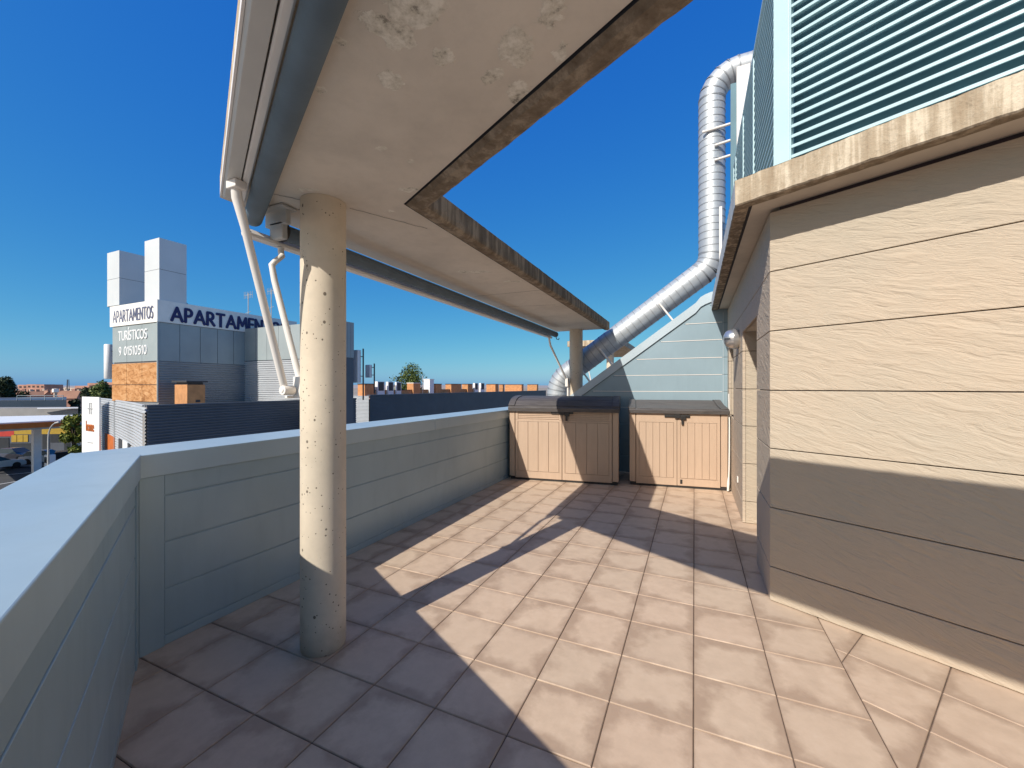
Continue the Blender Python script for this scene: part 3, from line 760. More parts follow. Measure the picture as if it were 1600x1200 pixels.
for z, x0 in ((5.62, .12), (5.36, .30), (5.12, .30)):
    m = MB(); m.tube([(x0, DY - DR - .02, z), (.62, DY - DR - .02, z + .04)], .022, 8); m.build('stay', M['white_metal'], dt)
m = MB(); m.box(.60, .78, 7.2, 7.26, 2.81, 6.4); m.build('support_post', M['white_metal'], dt); m = MB(); m.box(.52, .60, 7.26, 7.3, 2.81, 6.2); m.build('support_post', M['teal_dark'], dt)
m = MB(); m.box(.36, .40, 7.25, 7.29, 2.9, 4.3); m.build('support_post', M['white_metal'], dt)

# neighbouring terrace beyond the gable
nc = thing('concrete_canopy', (-3.0, 14.6, 0), 'small distant concrete canopy seen behind the duct', 'canopy')
m = MB(); m.box(-4.1, -2.2, 14.0, 20, 2.86, 3.05); m.build('slab', M['edge_lit'], nc)
m = MB(); m.tube([(-2.75, 14.8, 0), (-2.75, 14.8, 2.86)], .13, 20); m.build('column', M['column'], nc)
m = MB(); m.tube([(-3.3, 14.5, 1.3), (-3.6, 14.4, 2.8)], .02, 8); m.build('awning_arm', M['white_metal'], nc)

# =================================================================== THE CITY BEYOND
GZ = -7.5
M['asphalt'] = paint('asphalt', (.05, .05, .052), .9, 0, .25, .5)
M['dry'] = paint('dry town ground', (.29, .24, .19), .95, 0, .3, .02)
M['pave'] = paint('concrete paving', (.26, .25, .24), .9, 0, .2, .4)
M['corr_lit'] = paint('light grey corrugated steel', (.50, .52, .54), .5, .3, .08, .6)
M['corr_dark'] = paint('anthracite corrugated steel', (.085, .10, .125), .5, .3, .1, .6)
M['panel_grey'] = paint('grey green perforated panel', (.30, .345, .35), .6, .1, .1, .5)
M['corr_mid'] = paint('grey corrugated steel', (.27, .285, .30), .5, .3, .1, .5)
M['cream_sign'] = paint('cream sign board', (.78, .76, .71), .5, 0, .05)
M['vent_panel'] = paint('pale grey cladding', (.60, .62, .62), .5, .1, .06, .4)
M['white'] = paint('white paint', (.75, .75, .74), .5, 0, .05)
M['navy'] = paint('navy letters', (.008, .005, .085), .4)
M['letter_grey'] = paint('slate letters', (.12, .13, .20), .5)
M['orange'] = paint('orange paint', (.50, .125, .015), .5)
M['brick'] = paint('orange brick', (.50, .24, .10), .9, 0, .18, 2.5)
M['brick_far'] = paint('pink brick', (.42, .22, .16), .9, 0, .2, .2)
M['tiles_far'] = paint('clay roof', (.33, .17, .11), .9, 0, .25, .15)
M['wall_far'] = paint('pale house wall', (.50, .40, .32), .9, 0, .2, .1)
M['iron'] = paint('dark iron', (.04, .04, .045), .6)
M['steel'] = paint('zinc steel', (.42, .43, .43), .5, .4)
M['red'] = paint('red sign', (.40, .03, .02), .5); M['yellow'] = paint('yellow sign', (.36, .23, .02), .5)
M['car_white'] = paint('white car paint', (.62, .63, .64), .25, 0, .03); M['car_dark'] = paint('dark car paint', (.05, .06, .09), .25, 0, .05); M['tyre'] = paint('tyre', (.02, .02, .02), .9)
t = NT('rust coloured fibre board', .8, 0, .3)
f = t.noise(1.6, 8, .7, t.mapv((1.0, 1.0, 2.2)), 1.2); f2 = t.noise(.35, 3)
t.color(t.mix(t.ramp(f2, [(.35, 0.0), (.7, .55)]), t.ramp(f, [(.36, (.26, .11, .035)), (.5, (.50, .25, .10)), (.64, (.60, .36, .18))]), (.40, .18, .06))); M['board'] = t.m

def sheet_flat(name, pts, z, m, label):
    o = MB().poly([(x, y, z) for x, y in pts]).build(name, m); return tag(o, label, 'ground', None, 'structure')
g = MB()
ring = [(4500 * math.cos(2 * math.pi * k / 48), 4500 * math.sin(2 * math.pi * k / 48)) for k in range(48)]
o = g.poly([(x, y, GZ - .02) for x, y in ring]).build('ground', M['dry']); tag(o, 'dry town ground', 'ground', None, 'structure')
rp = [at_d(-260, 22), at_d(-260, 60), at_d(190, 52), at_d(190, 24)]
sheet_flat('road', rp, GZ, M['asphalt'], 'dark asphalt street below the terrace')
fp = [at_d(-300, 36), at_d(-300, 62), at_d(150, 62), at_d(150, 44)]
sheet_flat('forecourt', [at_d(-300, 43), at_d(-300, 62), at_d(150, 62), at_d(150, 46)], GZ + .1, M['pave'], 'paved fuel station forecourt')
k_ = MB()
for (pa, da, pb, db) in ((-60, 35.2, 46, 39.5), (-60, 33, 40, 36.6), (10, 41.5, 62, 43)):
    a, b = Vector(at_d(pa, da)), Vector(at_d(pb, db)); nrm = Vector((-(b - a).y, (b - a).x)).normalized() * .09
    k_.poly([(*(a + nrm), GZ + .004), (*(b + nrm), GZ + .004), (*(b - nrm), GZ + .004), (*(a - nrm), GZ + .004)])
o = k_.build('road_marking', M['white']); tag(o, 'white lines painted on the street', 'road marking', None, 'structure')
# low dry hills on the horizon
hm = MB(); random.seed(3)
hp = []
for k in range(90):
    a = R(-75) + R(150) * k / 89; px_a = YAW + a
    h = 9 + 11 * mnoise.noise((k * .16, 1.7, 0)) + 5 * mnoise.noise((k * .6, 4, 0))
    hp.append((-3600 * math.sin(px_a), 3600 * math.cos(px_a), GZ + 12 + max(2, h)))
for a, b in zip(hp[:-1], hp[1:]):
    o1 = lambda p, q, z: (p[0] * q, p[1] * q, z)
    hm.add([o1(a, .86, GZ - .5), o1(b, .86, GZ - .5), b, a, o1(a, 1.14, GZ - .5), o1(b, 1.14, GZ - .5)], [[0, 1, 2, 3], [3, 2, 5, 4]], True)
o = hm.build('hills', paint('hazy dry hills', (.30, .27, .27), 1, 0, .1, .003)); tag(o, 'low dry hills on the horizon', 'hills', None, 'structure')

def corrugated(m, a, b, z0, z1, pitch, depth, mi=0):
    a, b = Vector(a), Vector(b); d = (b - a).normalized(); nrm = Vector((d.y, -d.x))
    n = max(1, int(round((z1 - z0) / pitch))); pitch = (z1 - z0) / n; zs = []
    for k in range(n):
        z = z0 + k * pitch; zs += [(z, 0), (z + pitch * .3, 0), (z + pitch * .45, depth), (z + pitch * .85, depth)]
    zs.append((z1, 0))
    for (za, da), (zb, db) in zip(zs[:-1], zs[1:]):
        m.poly([(*(a + nrm * da), za), (*(b + nrm * da), za), (*(b + nrm * db), zb), (*(a + nrm * db), zb)], False, mi)
DG = []
def text(name, s, size, m, parent, loc, rot, ext=.02, sx=1.0, bold=0.0):
    c = bpy.data.curves.new(name, 'FONT'); c.body = s; c.size = size; c.extrude = ext; c.align_x = 'CENTER'; c.align_y = 'CENTER'; c.offset = bold; c.resolution_u = 4
    o = bpy.data.objects.new(name, c); COL.objects.link(o); bpy.context.view_layer.update()
    me = bpy.data.meshes.new_from_object(o.evaluated_get(bpy.context.evaluated_depsgraph_get()))
    bpy.data.objects.remove(o); me.materials.clear(); me.materials.append(m)
    mt = Matrix.Translation(loc) @ Matrix(rot).to_4x4() @ Matrix.Diagonal((sx, 1, 1, 1)); me.transform(mt)
    o = bpy.data.objects.new(name, me); COL.objects.link(o); adopt(o, parent); return o
def arc2(cx, cy, rx, ry, a0, a1, n=10): return [(cx + rx * math.cos(R(a0 + (a1 - a0) * k / n)), cy + ry * math.sin(R(a0 + (a1 - a0) * k / n))) for k in range(n + 1)]
GLYPH = {'A': (.92, [[(0, 0), (.46, 1), (.92, 0)], [(.17, .32), (.75, .32)]]),
 'P': (.56, [[(0, 0), (0, 1), (.26, 1)] + arc2(.26, .73, .30, .27, 90, -90)[1:] + [(0, .46)]]),
 'R': (.66, [[(0, 0), (0, 1), (.26, 1)] + arc2(.26, .73, .30, .27, 90, -90)[1:] + [(0, .46)], [(.24, .46), (.66, 0)]]),
 'T': (.74, [[(0, 1), (.74, 1)], [(.37, 1), (.37, 0)]]), 'M': (.98, [[(0, 0), (.09, 1), (.49, .28), (.89, 1), (.98, 0)]]),
 'E': (.50, [[(.5, 1), (0, 1), (0, 0), (.5, 0)], [(0, .52), (.44, .52)]]), 'N': (.76, [[(0, 0), (0, 1), (.76, 0), (.76, 1)]]),
 'O': (.94, [arc2(.47, .5, .47, .5, 0, 360, 20)]), 'S': (.50, [[(.46, .93)] + arc2(.26, .74, .24, .26, 70, 235, 8) + arc2(.24, .26, .26, .26, 55, -110, 8) + [(.02, .06)]]),
 'U': (.68, [[(0, 1), (0, .34)] + arc2(.34, .34, .34, .34, 180, 360, 10) + [(.68, 1)]]), 'I': (.0, [[(0, 0), (0, 1)]]), 'Í': (.0, [[(0, 0), (0, 1)], [(-.03, 1.22), (.10, 1.36)]]),
 'C': (.70, [arc2(.48, .5, .48, .5, 62, 298, 16)]), '0': (.56, [arc2(.28, .5, .28, .5, 0, 360, 18)]), '1': (.16, [[(0, .84), (.14, 1), (.14, 0)]]),
 '5': (.48, [[(.46, 1), (.08, 1), (.05, .58)] + arc2(.18, .31, .30, .31, 100, -120, 12)]), '9': (.52, [arc2(.26, .70, .26, .30, 0, 360, 16), [(.52, .70), (.45, .32), (.22, 0)]])}
def strokes(name, word, h, width, wt, m, parent, loc, rot, gap=.2, dep=.008):
    """bold lettering built from overlapping strokes, scaled to the given width and cap height"""
    x, pl = 0.0, []
    for ch in word:
        if ch == ' ': x += .45; continue
        wd, ls = GLYPH[ch]
        pl += [[(x + px, py) for px, py in l] for l in ls]; x += wd + gap
    tot = x - gap; kx = (width - wt) / tot; ky = h - wt
    T_ = Matrix.Translation(loc) @ Matrix(rot).to_4x4(); mb = MB(); hw = wt / 2; lay = [0]
    def prism(q):
        lay[0] += 1; z1 = dep + lay[0] * .00018
        a = [T_ @ Vector((p[0], p[1], 0)) for p in q]; b = [T_ @ Vector((p[0], p[1], z1)) for p in q]; n = len(q)
        mb.add(a + b, [list(range(n))[::-1], list(range(n, 2 * n))] + [[i, (i + 1) % n, n + (i + 1) % n, n + i] for i in range(n)])
    for l in pl:
        P = [Vector((p[0] * kx - (width - wt) / 2, p[1] * ky - ky / 2)) for p in l]
        for a, b in zip(P[:-1], P[1:]):
            d = (b - a).normalized(); nn = Vector((-d.y, d.x)) * hw; e = d * (hw if len(P) == 2 and abs(d.x) < .05 else 0)
            prism([a - nn - e, b - nn + e, b + nn + e, a + nn - e])
        for p in P: prism([p + Vector((math.cos(R(k * 45 + 22.5)), math.sin(R(k * 45 + 22.5)))) * hw * 1.05 for k in range(8)])
    return mb.build(name, m, parent)
FRONT = ((1, 0, 0), (0, 0, -1), (0, 1, 0))           # text on a face that looks to -Y
SIDE = ((0, 0, 1), (1, 0, 0), (0, 1, 0))             # text on a face that looks to +X, reading along +Y

# ---- tower of the apartment building
TX, TY = -31.1, 14.6
z26 = lambda py: z_d(py, 26.0)
TL = on_y(175.5, TY); TYE = on_x(463, TX)
tw = thing('apartment_tower', (TX - 2.5, TY + 3, GZ), 'grey clad rooftop tower with APARTAMENTOS lettering and rusty boards', 'building')
m = MB(); m.box(TL + .05, TX - .06, TY + .05, on_x(463, TX), GZ, z26(468) - .05); m.build('core', M['corr_mid'], tw)
w3 = (TX - TL) / 3
for r_ in range(2):
    for k in range(3):
        za, zb = z26(628), z26(566); zm = z26(601); z0, z1 = ((za, zm - .02), (zm + .02, zb))[r_]
        MB().box(TL + k * w3 + .015, TL + (k + 1) * w3 - .015, TY - .02, TY + .05, z0, z1).build('board', M['board'], tw)
for k in range(3):
    MB().box(TL + .12 + k * (w3 - .04) + .012, TL + .12 + (k + 1) * (w3 - .04) - .012, TY - .04, TY + .05, z26(563.5), z26(504)).build('grey_panel', M['panel_grey'], tw)
sg = MB(); sg.box(TL - .08, TX, TY - .10, TY + .05, z26(503), z26(468.5)); sg.build('sign_board', M['cream_sign'], tw)
sg = MB(); sg.box(TX - .05, TX + .05, TY - .098, TYE, z26(503) + .02, z26(468)); sg.build('sign_board', M['cream_sign'], tw)
WT = TX - TL
strokes('lettering', 'APARTAMENTOS', .82, WT * .88, .088, M['letter_grey'], tw, ((TL + TX) / 2 - .02, TY - .10, (z26(503) + z26(468)) / 2 - .06), FRONT, .24)
strokes('lettering', 'TURÍSTICOS', .66, WT * .64, .085, M['white'], tw, ((TL + TX) / 2 - .15, TY - .04, z26(519.5)), FRONT, .24)
strokes('lettering', '9', .62, .34, .085, M['white'], tw, (TL + WT * .20, TY - .04, z26(545)), FRONT)
strokes('lettering', '01510510', .62, WT * .50, .085, M['white'], tw, (TL + WT * .535, TY - .04, z26(545)), FRONT, .30)
y0t, y1t = on_x(265, TX), on_x(446, TX)
strokes('lettering', 'APARTAMENTOS', 1.02, y1t - y0t, .175, M['navy'], tw, (TX + .05, (y0t + y1t) / 2, (z26(503) + z26(468)) / 2 - .08), SIDE, .30, .04)
yc = on_x(389, TX)
prev = TY
for px in (281, 313, 340, 365, 386):
    y = on_x(px, TX); MB().box(TX - .06, TX, prev + .015, y - .015, z26(563.5), z26(503.5)).build('grey_panel', M['panel_grey'], tw); prev = y
m = MB(); corrugated(m, (TX - .03, TY), (TX - .03, yc), z26(640), z26(564.5), .16, .05); m.build('corrugated_wall', M['corr_mid'], tw)
m = MB(); m.box(TX - .02, TX + .06, TY - .1, TY - .02, z26(628), z26(503)); m.build('corner_trim', M['panel_grey'], tw)
# vent shafts on the tower roof
def shaft(label, xr, y, pxl, pxr_, ptop, pbot, d):
    xl = on_y(pxl, y); ye = on_x(pxr_, xr)
    t_ = thing('vent_shaft', ((xl + xr) / 2, y, z_d(pbot, d)), label, 'vent shaft', 'vent shafts on the tower')
    zt_, zb_ = z_d(ptop, d), z_d(pbot, d); zm_ = zb_ + (zt_ - zb_) * .5
    m = MB(); m.box(xl + .03, xr - .03, y + .03, ye, zb_, zt_ - .05); m.build('core', M['iron'], t_)
    m = MB(); m.box(xl, xr, y, ye + .02, zb_ + .03, zm_ - .012); m.build('lower_panel', M['vent_panel'], t_)
    m = MB(); m.box(xl, xr, y, ye + .02, zm_ + .012, zt_); m.build('upper_panel', M['vent_panel'], t_)
shaft('taller pale box shaft standing on the tower corner above the sign', TX + .02, TY + .02, 226, 291, 371, 469, 26.0)
shaft('lower pale box shaft behind the tower corner, leftmost on the roof', -36.2, 14.72, 167.5, 232, 391, 477, 28.2)
m = MB(); m.tube([(TX - 1, on_x(291, TX), z26(452)), (TX - .6, on_x(312, TX), z26(474))], .05, 8); o = m.build('roof_strut', M['steel']); tag(o, 'thin slanted steel strut beside the taller shaft', 'strut')
def aerial(label, px, d, pt, pb, dishes=3):
    x, y = at_d(px, d); a = thing('roof_aerial', (x, y, z_d(pb, d)), label, 'aerial', 'aerials on the tower')
    m = MB(); m.tube([(x, y, z_d(pb, d)), (x, y, z_d(pt, d))], .035, 8); m.build('mast', M['steel'], a)
    m = MB(); zz = z_d(pt, d) - .15
    m.tube([(x - .5, y, zz), (x + .5, y, zz)], .02, 6)
    for k in range(6): m.tube([(x - .5 + k * .2, y, zz - .28), (x - .5 + k * .2, y, zz + .28)], .014, 6)
    m.build('antenna', M['steel'], a); m = MB(); m.tube([(x - .55, y, zz - 1.5), (x + .3, y, zz - 1.35)], .02, 6); m.build('dipole', M['steel'], a)
aerial('thin television aerial on the tower roof left of the awning arms', 388, 33, 458, 505)
aerial('thin television aerial half hidden between the awning arms', 424, 35, 452, 508)
# second block of the tower
BY = on_x(389, TX) - .3; BXE = on_y(537, BY); bd = depth(TX, BY)
zb_ = lambda py: z_d(py, bd)
bk = thing('apartment_tower', ((TX + BXE) / 2, BY, GZ), 'lower grey corrugated block behind the near column', 'building')
m = MB(); m.box(TX + .05, BXE - .05, BY + .05, on_x(553, BXE), GZ, zb_(516)); m.build('core', M['corr_dark'], bk)
n_ = 8; ww = (BXE - TX) / n_
for k in range(n_): MB().box(TX + k * ww + .012, TX + (k + 1) * ww - .012, BY - .03, BY + .05, zb_(564), zb_(514)).build('grey_panel', M['panel_grey'], bk)
m = MB(); corrugated(m, (TX, BY), (BXE, BY), zb_(640), zb_(565), .155, .06); m.build('corrugated_wall', M['corr_lit'], bk)
bq = (on_x(553, BXE) - BY) / 3
for k in range(3): MB().box(BXE - .06, BXE, BY + .02 + k * bq, BY + bq + k * bq, zb_(564), zb_(515)).build('grey_panel', M['panel_grey'], bk)
# brick chimney hut in front of the tower
hx, hd = at_d(292.5, 25.5), 25.5
hl, he = on_y(273, hx[1]), on_x(320.5, hx[0])
ch = thing('brick_chimney', (hx[0] - .5, hx[1] + .5, z_d(640, hd)), 'orange brick chimney with dark flat cap in front of the tower', 'chimney')
m = MB(); m.box(hl, hx[0], hx[1], he, z_d(640, hd), z_d(601, hd)); b_ = m.build('shaft', M['brick'], ch)
m = MB(); m.box(hl + .1, hx[0] - .05, hx[1] + .05, he - .1, z_d(601, hd), z_d(597.5, hd)); m.build('throat', M['iron'], ch)
m = MB(); m.box(hl - .15, hx[0] + .12, hx[1] - .1, he + .1, z_d(597.4, hd), z_d(594.8, hd)); m.build('cap', M['iron'], ch)
for yy in (.46, .58): m = MB(); yq = hx[1] + (he - hx[1]) * yy; m.box(hx[0] - .02, hx[0] + .01, yq, yq + .14, z_d(629, hd), z_d(625, hd)); m.build('vent_hole', M['iron'], ch)

# ---- corrugated building in front with the curved white end
QX, QY = -24.5, 11.0
QE = on_x(556, QX); QZ = z_d(633, depth(QX, QY))
wb = thing('corrugated_building', (QX - 4, QY + 6, GZ), 'dark corrugated roof level building with curved white end', 'building')
m = MB(); corrugated(m, (QX, QY), (QX, QE), GZ, QZ - .08, .15, .05); m.build('corrugated_wall', M['corr_dark'], wb)
m = MB(); m.box(QX - .35, QX + .08, QY - .02, QE, QZ - .08, QZ); m.build('coping', M['corr_dark'], wb)
cv = []
for px, py in ((228, 633), (210, 629), (190, 625.8), (172, 623.2), (155, 621.5)):
    d = (EYE - QZ) * FPX / (py - HORZ); cv.append(at_d(px, d))
m = MB()
for a, b in zip(cv[:-1], cv[1:]): corrugated(m, b, a, GZ, QZ, .17, .05)
m.build('curved_wall', M['corr_lit'], wb)
m = MB(); m.prism([cv[0]] + cv[1:] + [(cv[-1][0], QE), (QX - .36, QE), (QX - .36, QY)], GZ, QZ - .4); m.build('roof', M['pave'], wb)
def on_curve(px, off=.08):
    best = None
    for a, b in zip(cv[:-1], cv[1:]):
        a, b = Vector(a), Vector(b); r = (px - 800) / FPX; dr = Vector((r * CS - SN, r * SN + CS)); e = b - a
        det = dr.x * -e.y + e.x * dr.y
        tt = (a.x * -e.y + e.x * a.y) / det; k = (dr.x * a.y - dr.y * a.x) / det
        if -.02 <= k <= 1.02:
            nr = Vector((-e.y, e.x)).normalized(); nr = nr if nr.dot(-a) > 0 else -nr
            return a + e * k + nr * off, nr, tt
for (pa, pb, ya, yb, mm, nm) in ((166, 181, 676, 705, 'orange', 'door'), (187.5, 193.5, 685, 702, 'iron', 'window'), (194, 201.5, 687, 702, 'white', 'window'), (202.5, 205.5, 692, 702, 'iron', 'window'), (155.6, 158.3, 671, 704, 'iron', 'window')):
    A_, B_ = on_curve(pa), on_curve(pb)
    if A_ and B_:
        d = A_[2]; m = MB(); q = [tuple(A_[0]), tuple(B_[0]), tuple(B_[0] - B_[1] * .06), tuple(A_[0] - A_[1] * .06)]
        m.prism(q, z_d(yb, d) if nm != 'door' else z_d(yb + 14, d), z_d(ya, d)); m.build(nm, M[mm], wb)
# white sign slab with the word home
hd = 31.0; ha, hb = Vector((on_y(128, 15.25), 15.25)), Vector((on_y(155, 15.0), 15.0)); hdir = (hb - ha).normalized(); hn = Vector((hdir.y, -hdir.x))
hp_ = thing('sign_panel', (*((ha + hb) / 2), GZ), 'tall white sign slab reading home in orange', 'sign')
m = MB(); m.prism([tuple(ha), tuple(hb), tuple(hb - hn * .09), tuple(ha - hn * .09)], GZ, z_d(620, hd)); m.build('slab', M['white'], hp_)
hrot = ((hdir.x, 0, hn.x), (hdir.y, 0, hn.y), (0, 1, 0)); hc = (ha + hb) / 2 + hn * .03
text('lettering', 'home', 1.12, M['orange'], hp_, (hc.x, hc.y, z_d(666, hd)), hrot, .015, .60, 0)
m = MB()
def bar(u0, u1, v0, v1):
    a, b = hc + hdir * u0 * 1.9, hc + hdir * u1 * 1.9
    m.prism([tuple(a), tuple(b), tuple(b - hn * .035), tuple(a - hn * .035)], v0, v1)
zc_ = z_d(638, hd)
bar(-.10, -.05, zc_ - .42, zc_ + .42); bar(.08, .13, zc_ - .42, zc_ + .42); bar(-.25, .28, zc_ - .03, zc_ + .02); bar(-.02, .20, zc_ + .40, zc_ + .44)
m.build('emblem', M['steel'], hp_)
m = MB(); bar(-.25, .25, z_d(691, hd), z_d(690, hd)); m.build('underline', M['steel'], hp_)
# second, slightly higher wing
VX, VY = -34.3, 36.5; VD = depth(VX, VY); VZ = z_d(617, VD); VYE = on_x(853, VX); vl = on_y(553, VY)
vb = thing('corrugated_building', (VX - 2, VY + 8, GZ), 'long dark corrugated wing with a white ribbed end', 'building')
m = MB(); corrugated(m, (VX, VY), (VX, VYE), GZ, VZ - .1, .16, .05); m.build('corrugated_wall', M['corr_dark'], vb)
m = MB(); corrugated(m, (vl - 6, VY - .1), (VX, VY - .1), GZ, VZ - .12, .16, .06); m.build('end_wall', M['corr_lit'], vb)
m = MB(); m.box(VX - .4, VX + .08, VY, VYE, VZ - .1, VZ); m.build('coping', M['corr_dark'], vb)
m = MB(); m.box(VX - 10, VX - .4, VY - .02, VYE, GZ, VZ - .5); m.build('roof', M['brick_far'], vb)
# chimneys and units on the roofs behind the wing
CX = -38.5
def boxpx(name, label, cat, grp, p0, p1, p2, yt, mat, capm=None, capn='cap', zb=None, X=CX):
    y = on_x(p1, X); d = depth(X, y); xl = on_y(p0, y); ye = on_x(p2, X); zt_ = z_d(yt, d); zb_ = VZ - .5 if zb is None else zb
    t_ = thing(name, ((xl + X) / 2, (y + ye) / 2, zb_), label, cat, grp)
    m = MB(); m.box(xl, X, y, ye, zb_, zt_); m.build('shaft' if capm else 'body', mat, t_)
    if capm: m = MB(); m.box(xl - .05, X + .06, y - .06, ye + .06, zt_, zt_ + .10); m.build(capn, capm, t_)
    return t_, (xl, X, y, ye, zb_, zt_)
G1 = 'brick chimneys on the far roof'
boxpx('brick_chimney', 'orange brick chimney right beside the white cell antenna', 'chimney', G1, 559, 570, 585, 600.5, M['brick'], M['iron'])
boxpx('brick_chimney', 'orange brick chimney in front of the round tree', 'chimney', G1, 636, 646, 657, 599, M['brick'], M['cream_sign'])
boxpx('brick_chimney', 'narrow brick chimney right of the white cabinet', 'chimney', G1, 677.5, 681, 690, 600.5, M['brick'], M['iron'])
boxpx('brick_chimney', 'long dark sided brick chimney, third right of the cabinet', 'chimney', G1, 696, 705, 721, 600.5, M['brick'], M['iron'])
boxpx('brick_chimney', 'brick chimney just left of the far air conditioners', 'chimney', G1, 722, 731, 738, 600.5, M['brick'], M['iron'])
boxpx('brick_chimney', 'brick chimney just right of the far air conditioners', 'chimney', G1, 760, 774, 779, 600.6, M['brick'], M['iron'])
boxpx('brick_chimney', 'smallest brick chimney between two wide far ones', 'chimney', G1, 780, 785.5, 788, 601, M['brick'], M['iron'])
boxpx('brick_chimney', 'widest brick chimney far along the roof', 'chimney', G1, 789, 815, 818, 601, M['brick'], M['iron'])
boxpx('brick_chimney', 'farthest brick chimney beside the silver duct', 'chimney', G1, 824, 839, 841, 601, M['brick'], M['iron'])
boxpx('roof_cabinet', 'white cabinet standing among the brick chimneys', 'cabinet', None, 662, 671.5, 678, 593, M['white'], M['white'])
x, y = CX + .4, on_x(660.5, CX + .4); m = MB(); m.tube([(x, y, VZ - .5), (x, y, z_d(587, depth(x, y)))], .05, 8); o = m.build('roof_mast', M['steel']); tag(o, 'thin steel pole beside the white roof cabinet', 'pole')
for p0, p1, p2, yt, lb in ((586, 590, 601, 596, 'leftmost grey air conditioner in the row of three'), (603, 606.5, 615, 596.5, 'middle grey air conditioner in the row of three'), (617, 619.5, 627, 597, 'rightmost grey air conditioner in the row of three'), (739, 742, 747, 598.5, 'left one of the two distant air conditioners'), (748.5, 751.5, 757, 598.5, 'right one of the two distant air conditioners')):
    t_, (xl, X, y, ye, zb_, zt_) = boxpx('air_conditioner', lb, 'air conditioner', 'air conditioners on the far roof', p0, p1, p2, yt, M['white'])
    m = MB(); m.box(X, X + .02, y + (ye - y) * .12, ye - (ye - y) * .12, zb_ + (zt_ - zb_) * .42, zt_ - .08); m.build('grille', M['iron'], t_)
# long brick roof walls behind
x_, y_ = CX - 1.5, on_x(560, CX)
rw = thing('brick_roof_wall', (CX - 1.5, on_x(640, CX), VZ - .5), 'low dark brick roof wall behind the air conditioners', 'wall')
m = MB(); m.box(CX - .55, CX - .3, on_x(572, CX), on_x(745, CX), VZ - .5, VZ + .42); m.build('wall', M['brick'], rw)
m = MB(); m.box(CX - .6, CX - .25, on_x(572, CX), on_x(745, CX), VZ + .42, VZ + .5); m.build('coping', M['iron'], rw)
# cell antennas
def cell(label, px, d, pt, pb, rad, sq=False):
    x, y = at_d(px, d); a = thing('cell_antenna', (x, y, z_d(pb, d)), label, 'cell antenna', 'white cell antennas')
    m = MB()
    if sq: m.box(x - rad, x + rad, y - rad * .6, y + rad * .6, z_d(pb, d), z_d(pt, d)); m.build('radome', M['white'], a, .03)
    else: m.tube([(x, y, z_d(pb, d)), (x, y, z_d(pb, d) + .05), (x, y, z_d(pt, d) - .05), (x, y, z_d(pt, d))], [rad * .8, rad, rad, rad * .8], 20); m.build('radome', M['white'], a)
    m = MB(); m.tube([(x + rad + .15, y + .2, z_d(pb, d) - 1.2), (x + rad + .15, y + .2, z_d(pt, d) + .1)], .05, 8)
    for f in (.2, .8): zq = z_d(pb, d) + (z_d(pt, d) - z_d(pb, d)) * f; m.tube([(x, y, zq), (x + rad + .15, y + .2, zq)], .03, 6)
    m.build('mast', M['iron'], a)
cell('tall white cell antenna left of the lettered tower', 169.5, 29.5, 538, 592, .24)
cell('broad white cell antenna right of the near column', 557, 28.5, 547, 598, .27, True)
cell('small square white cell antenna on a dark mast', 576, 31, 570, 590, .22, True)

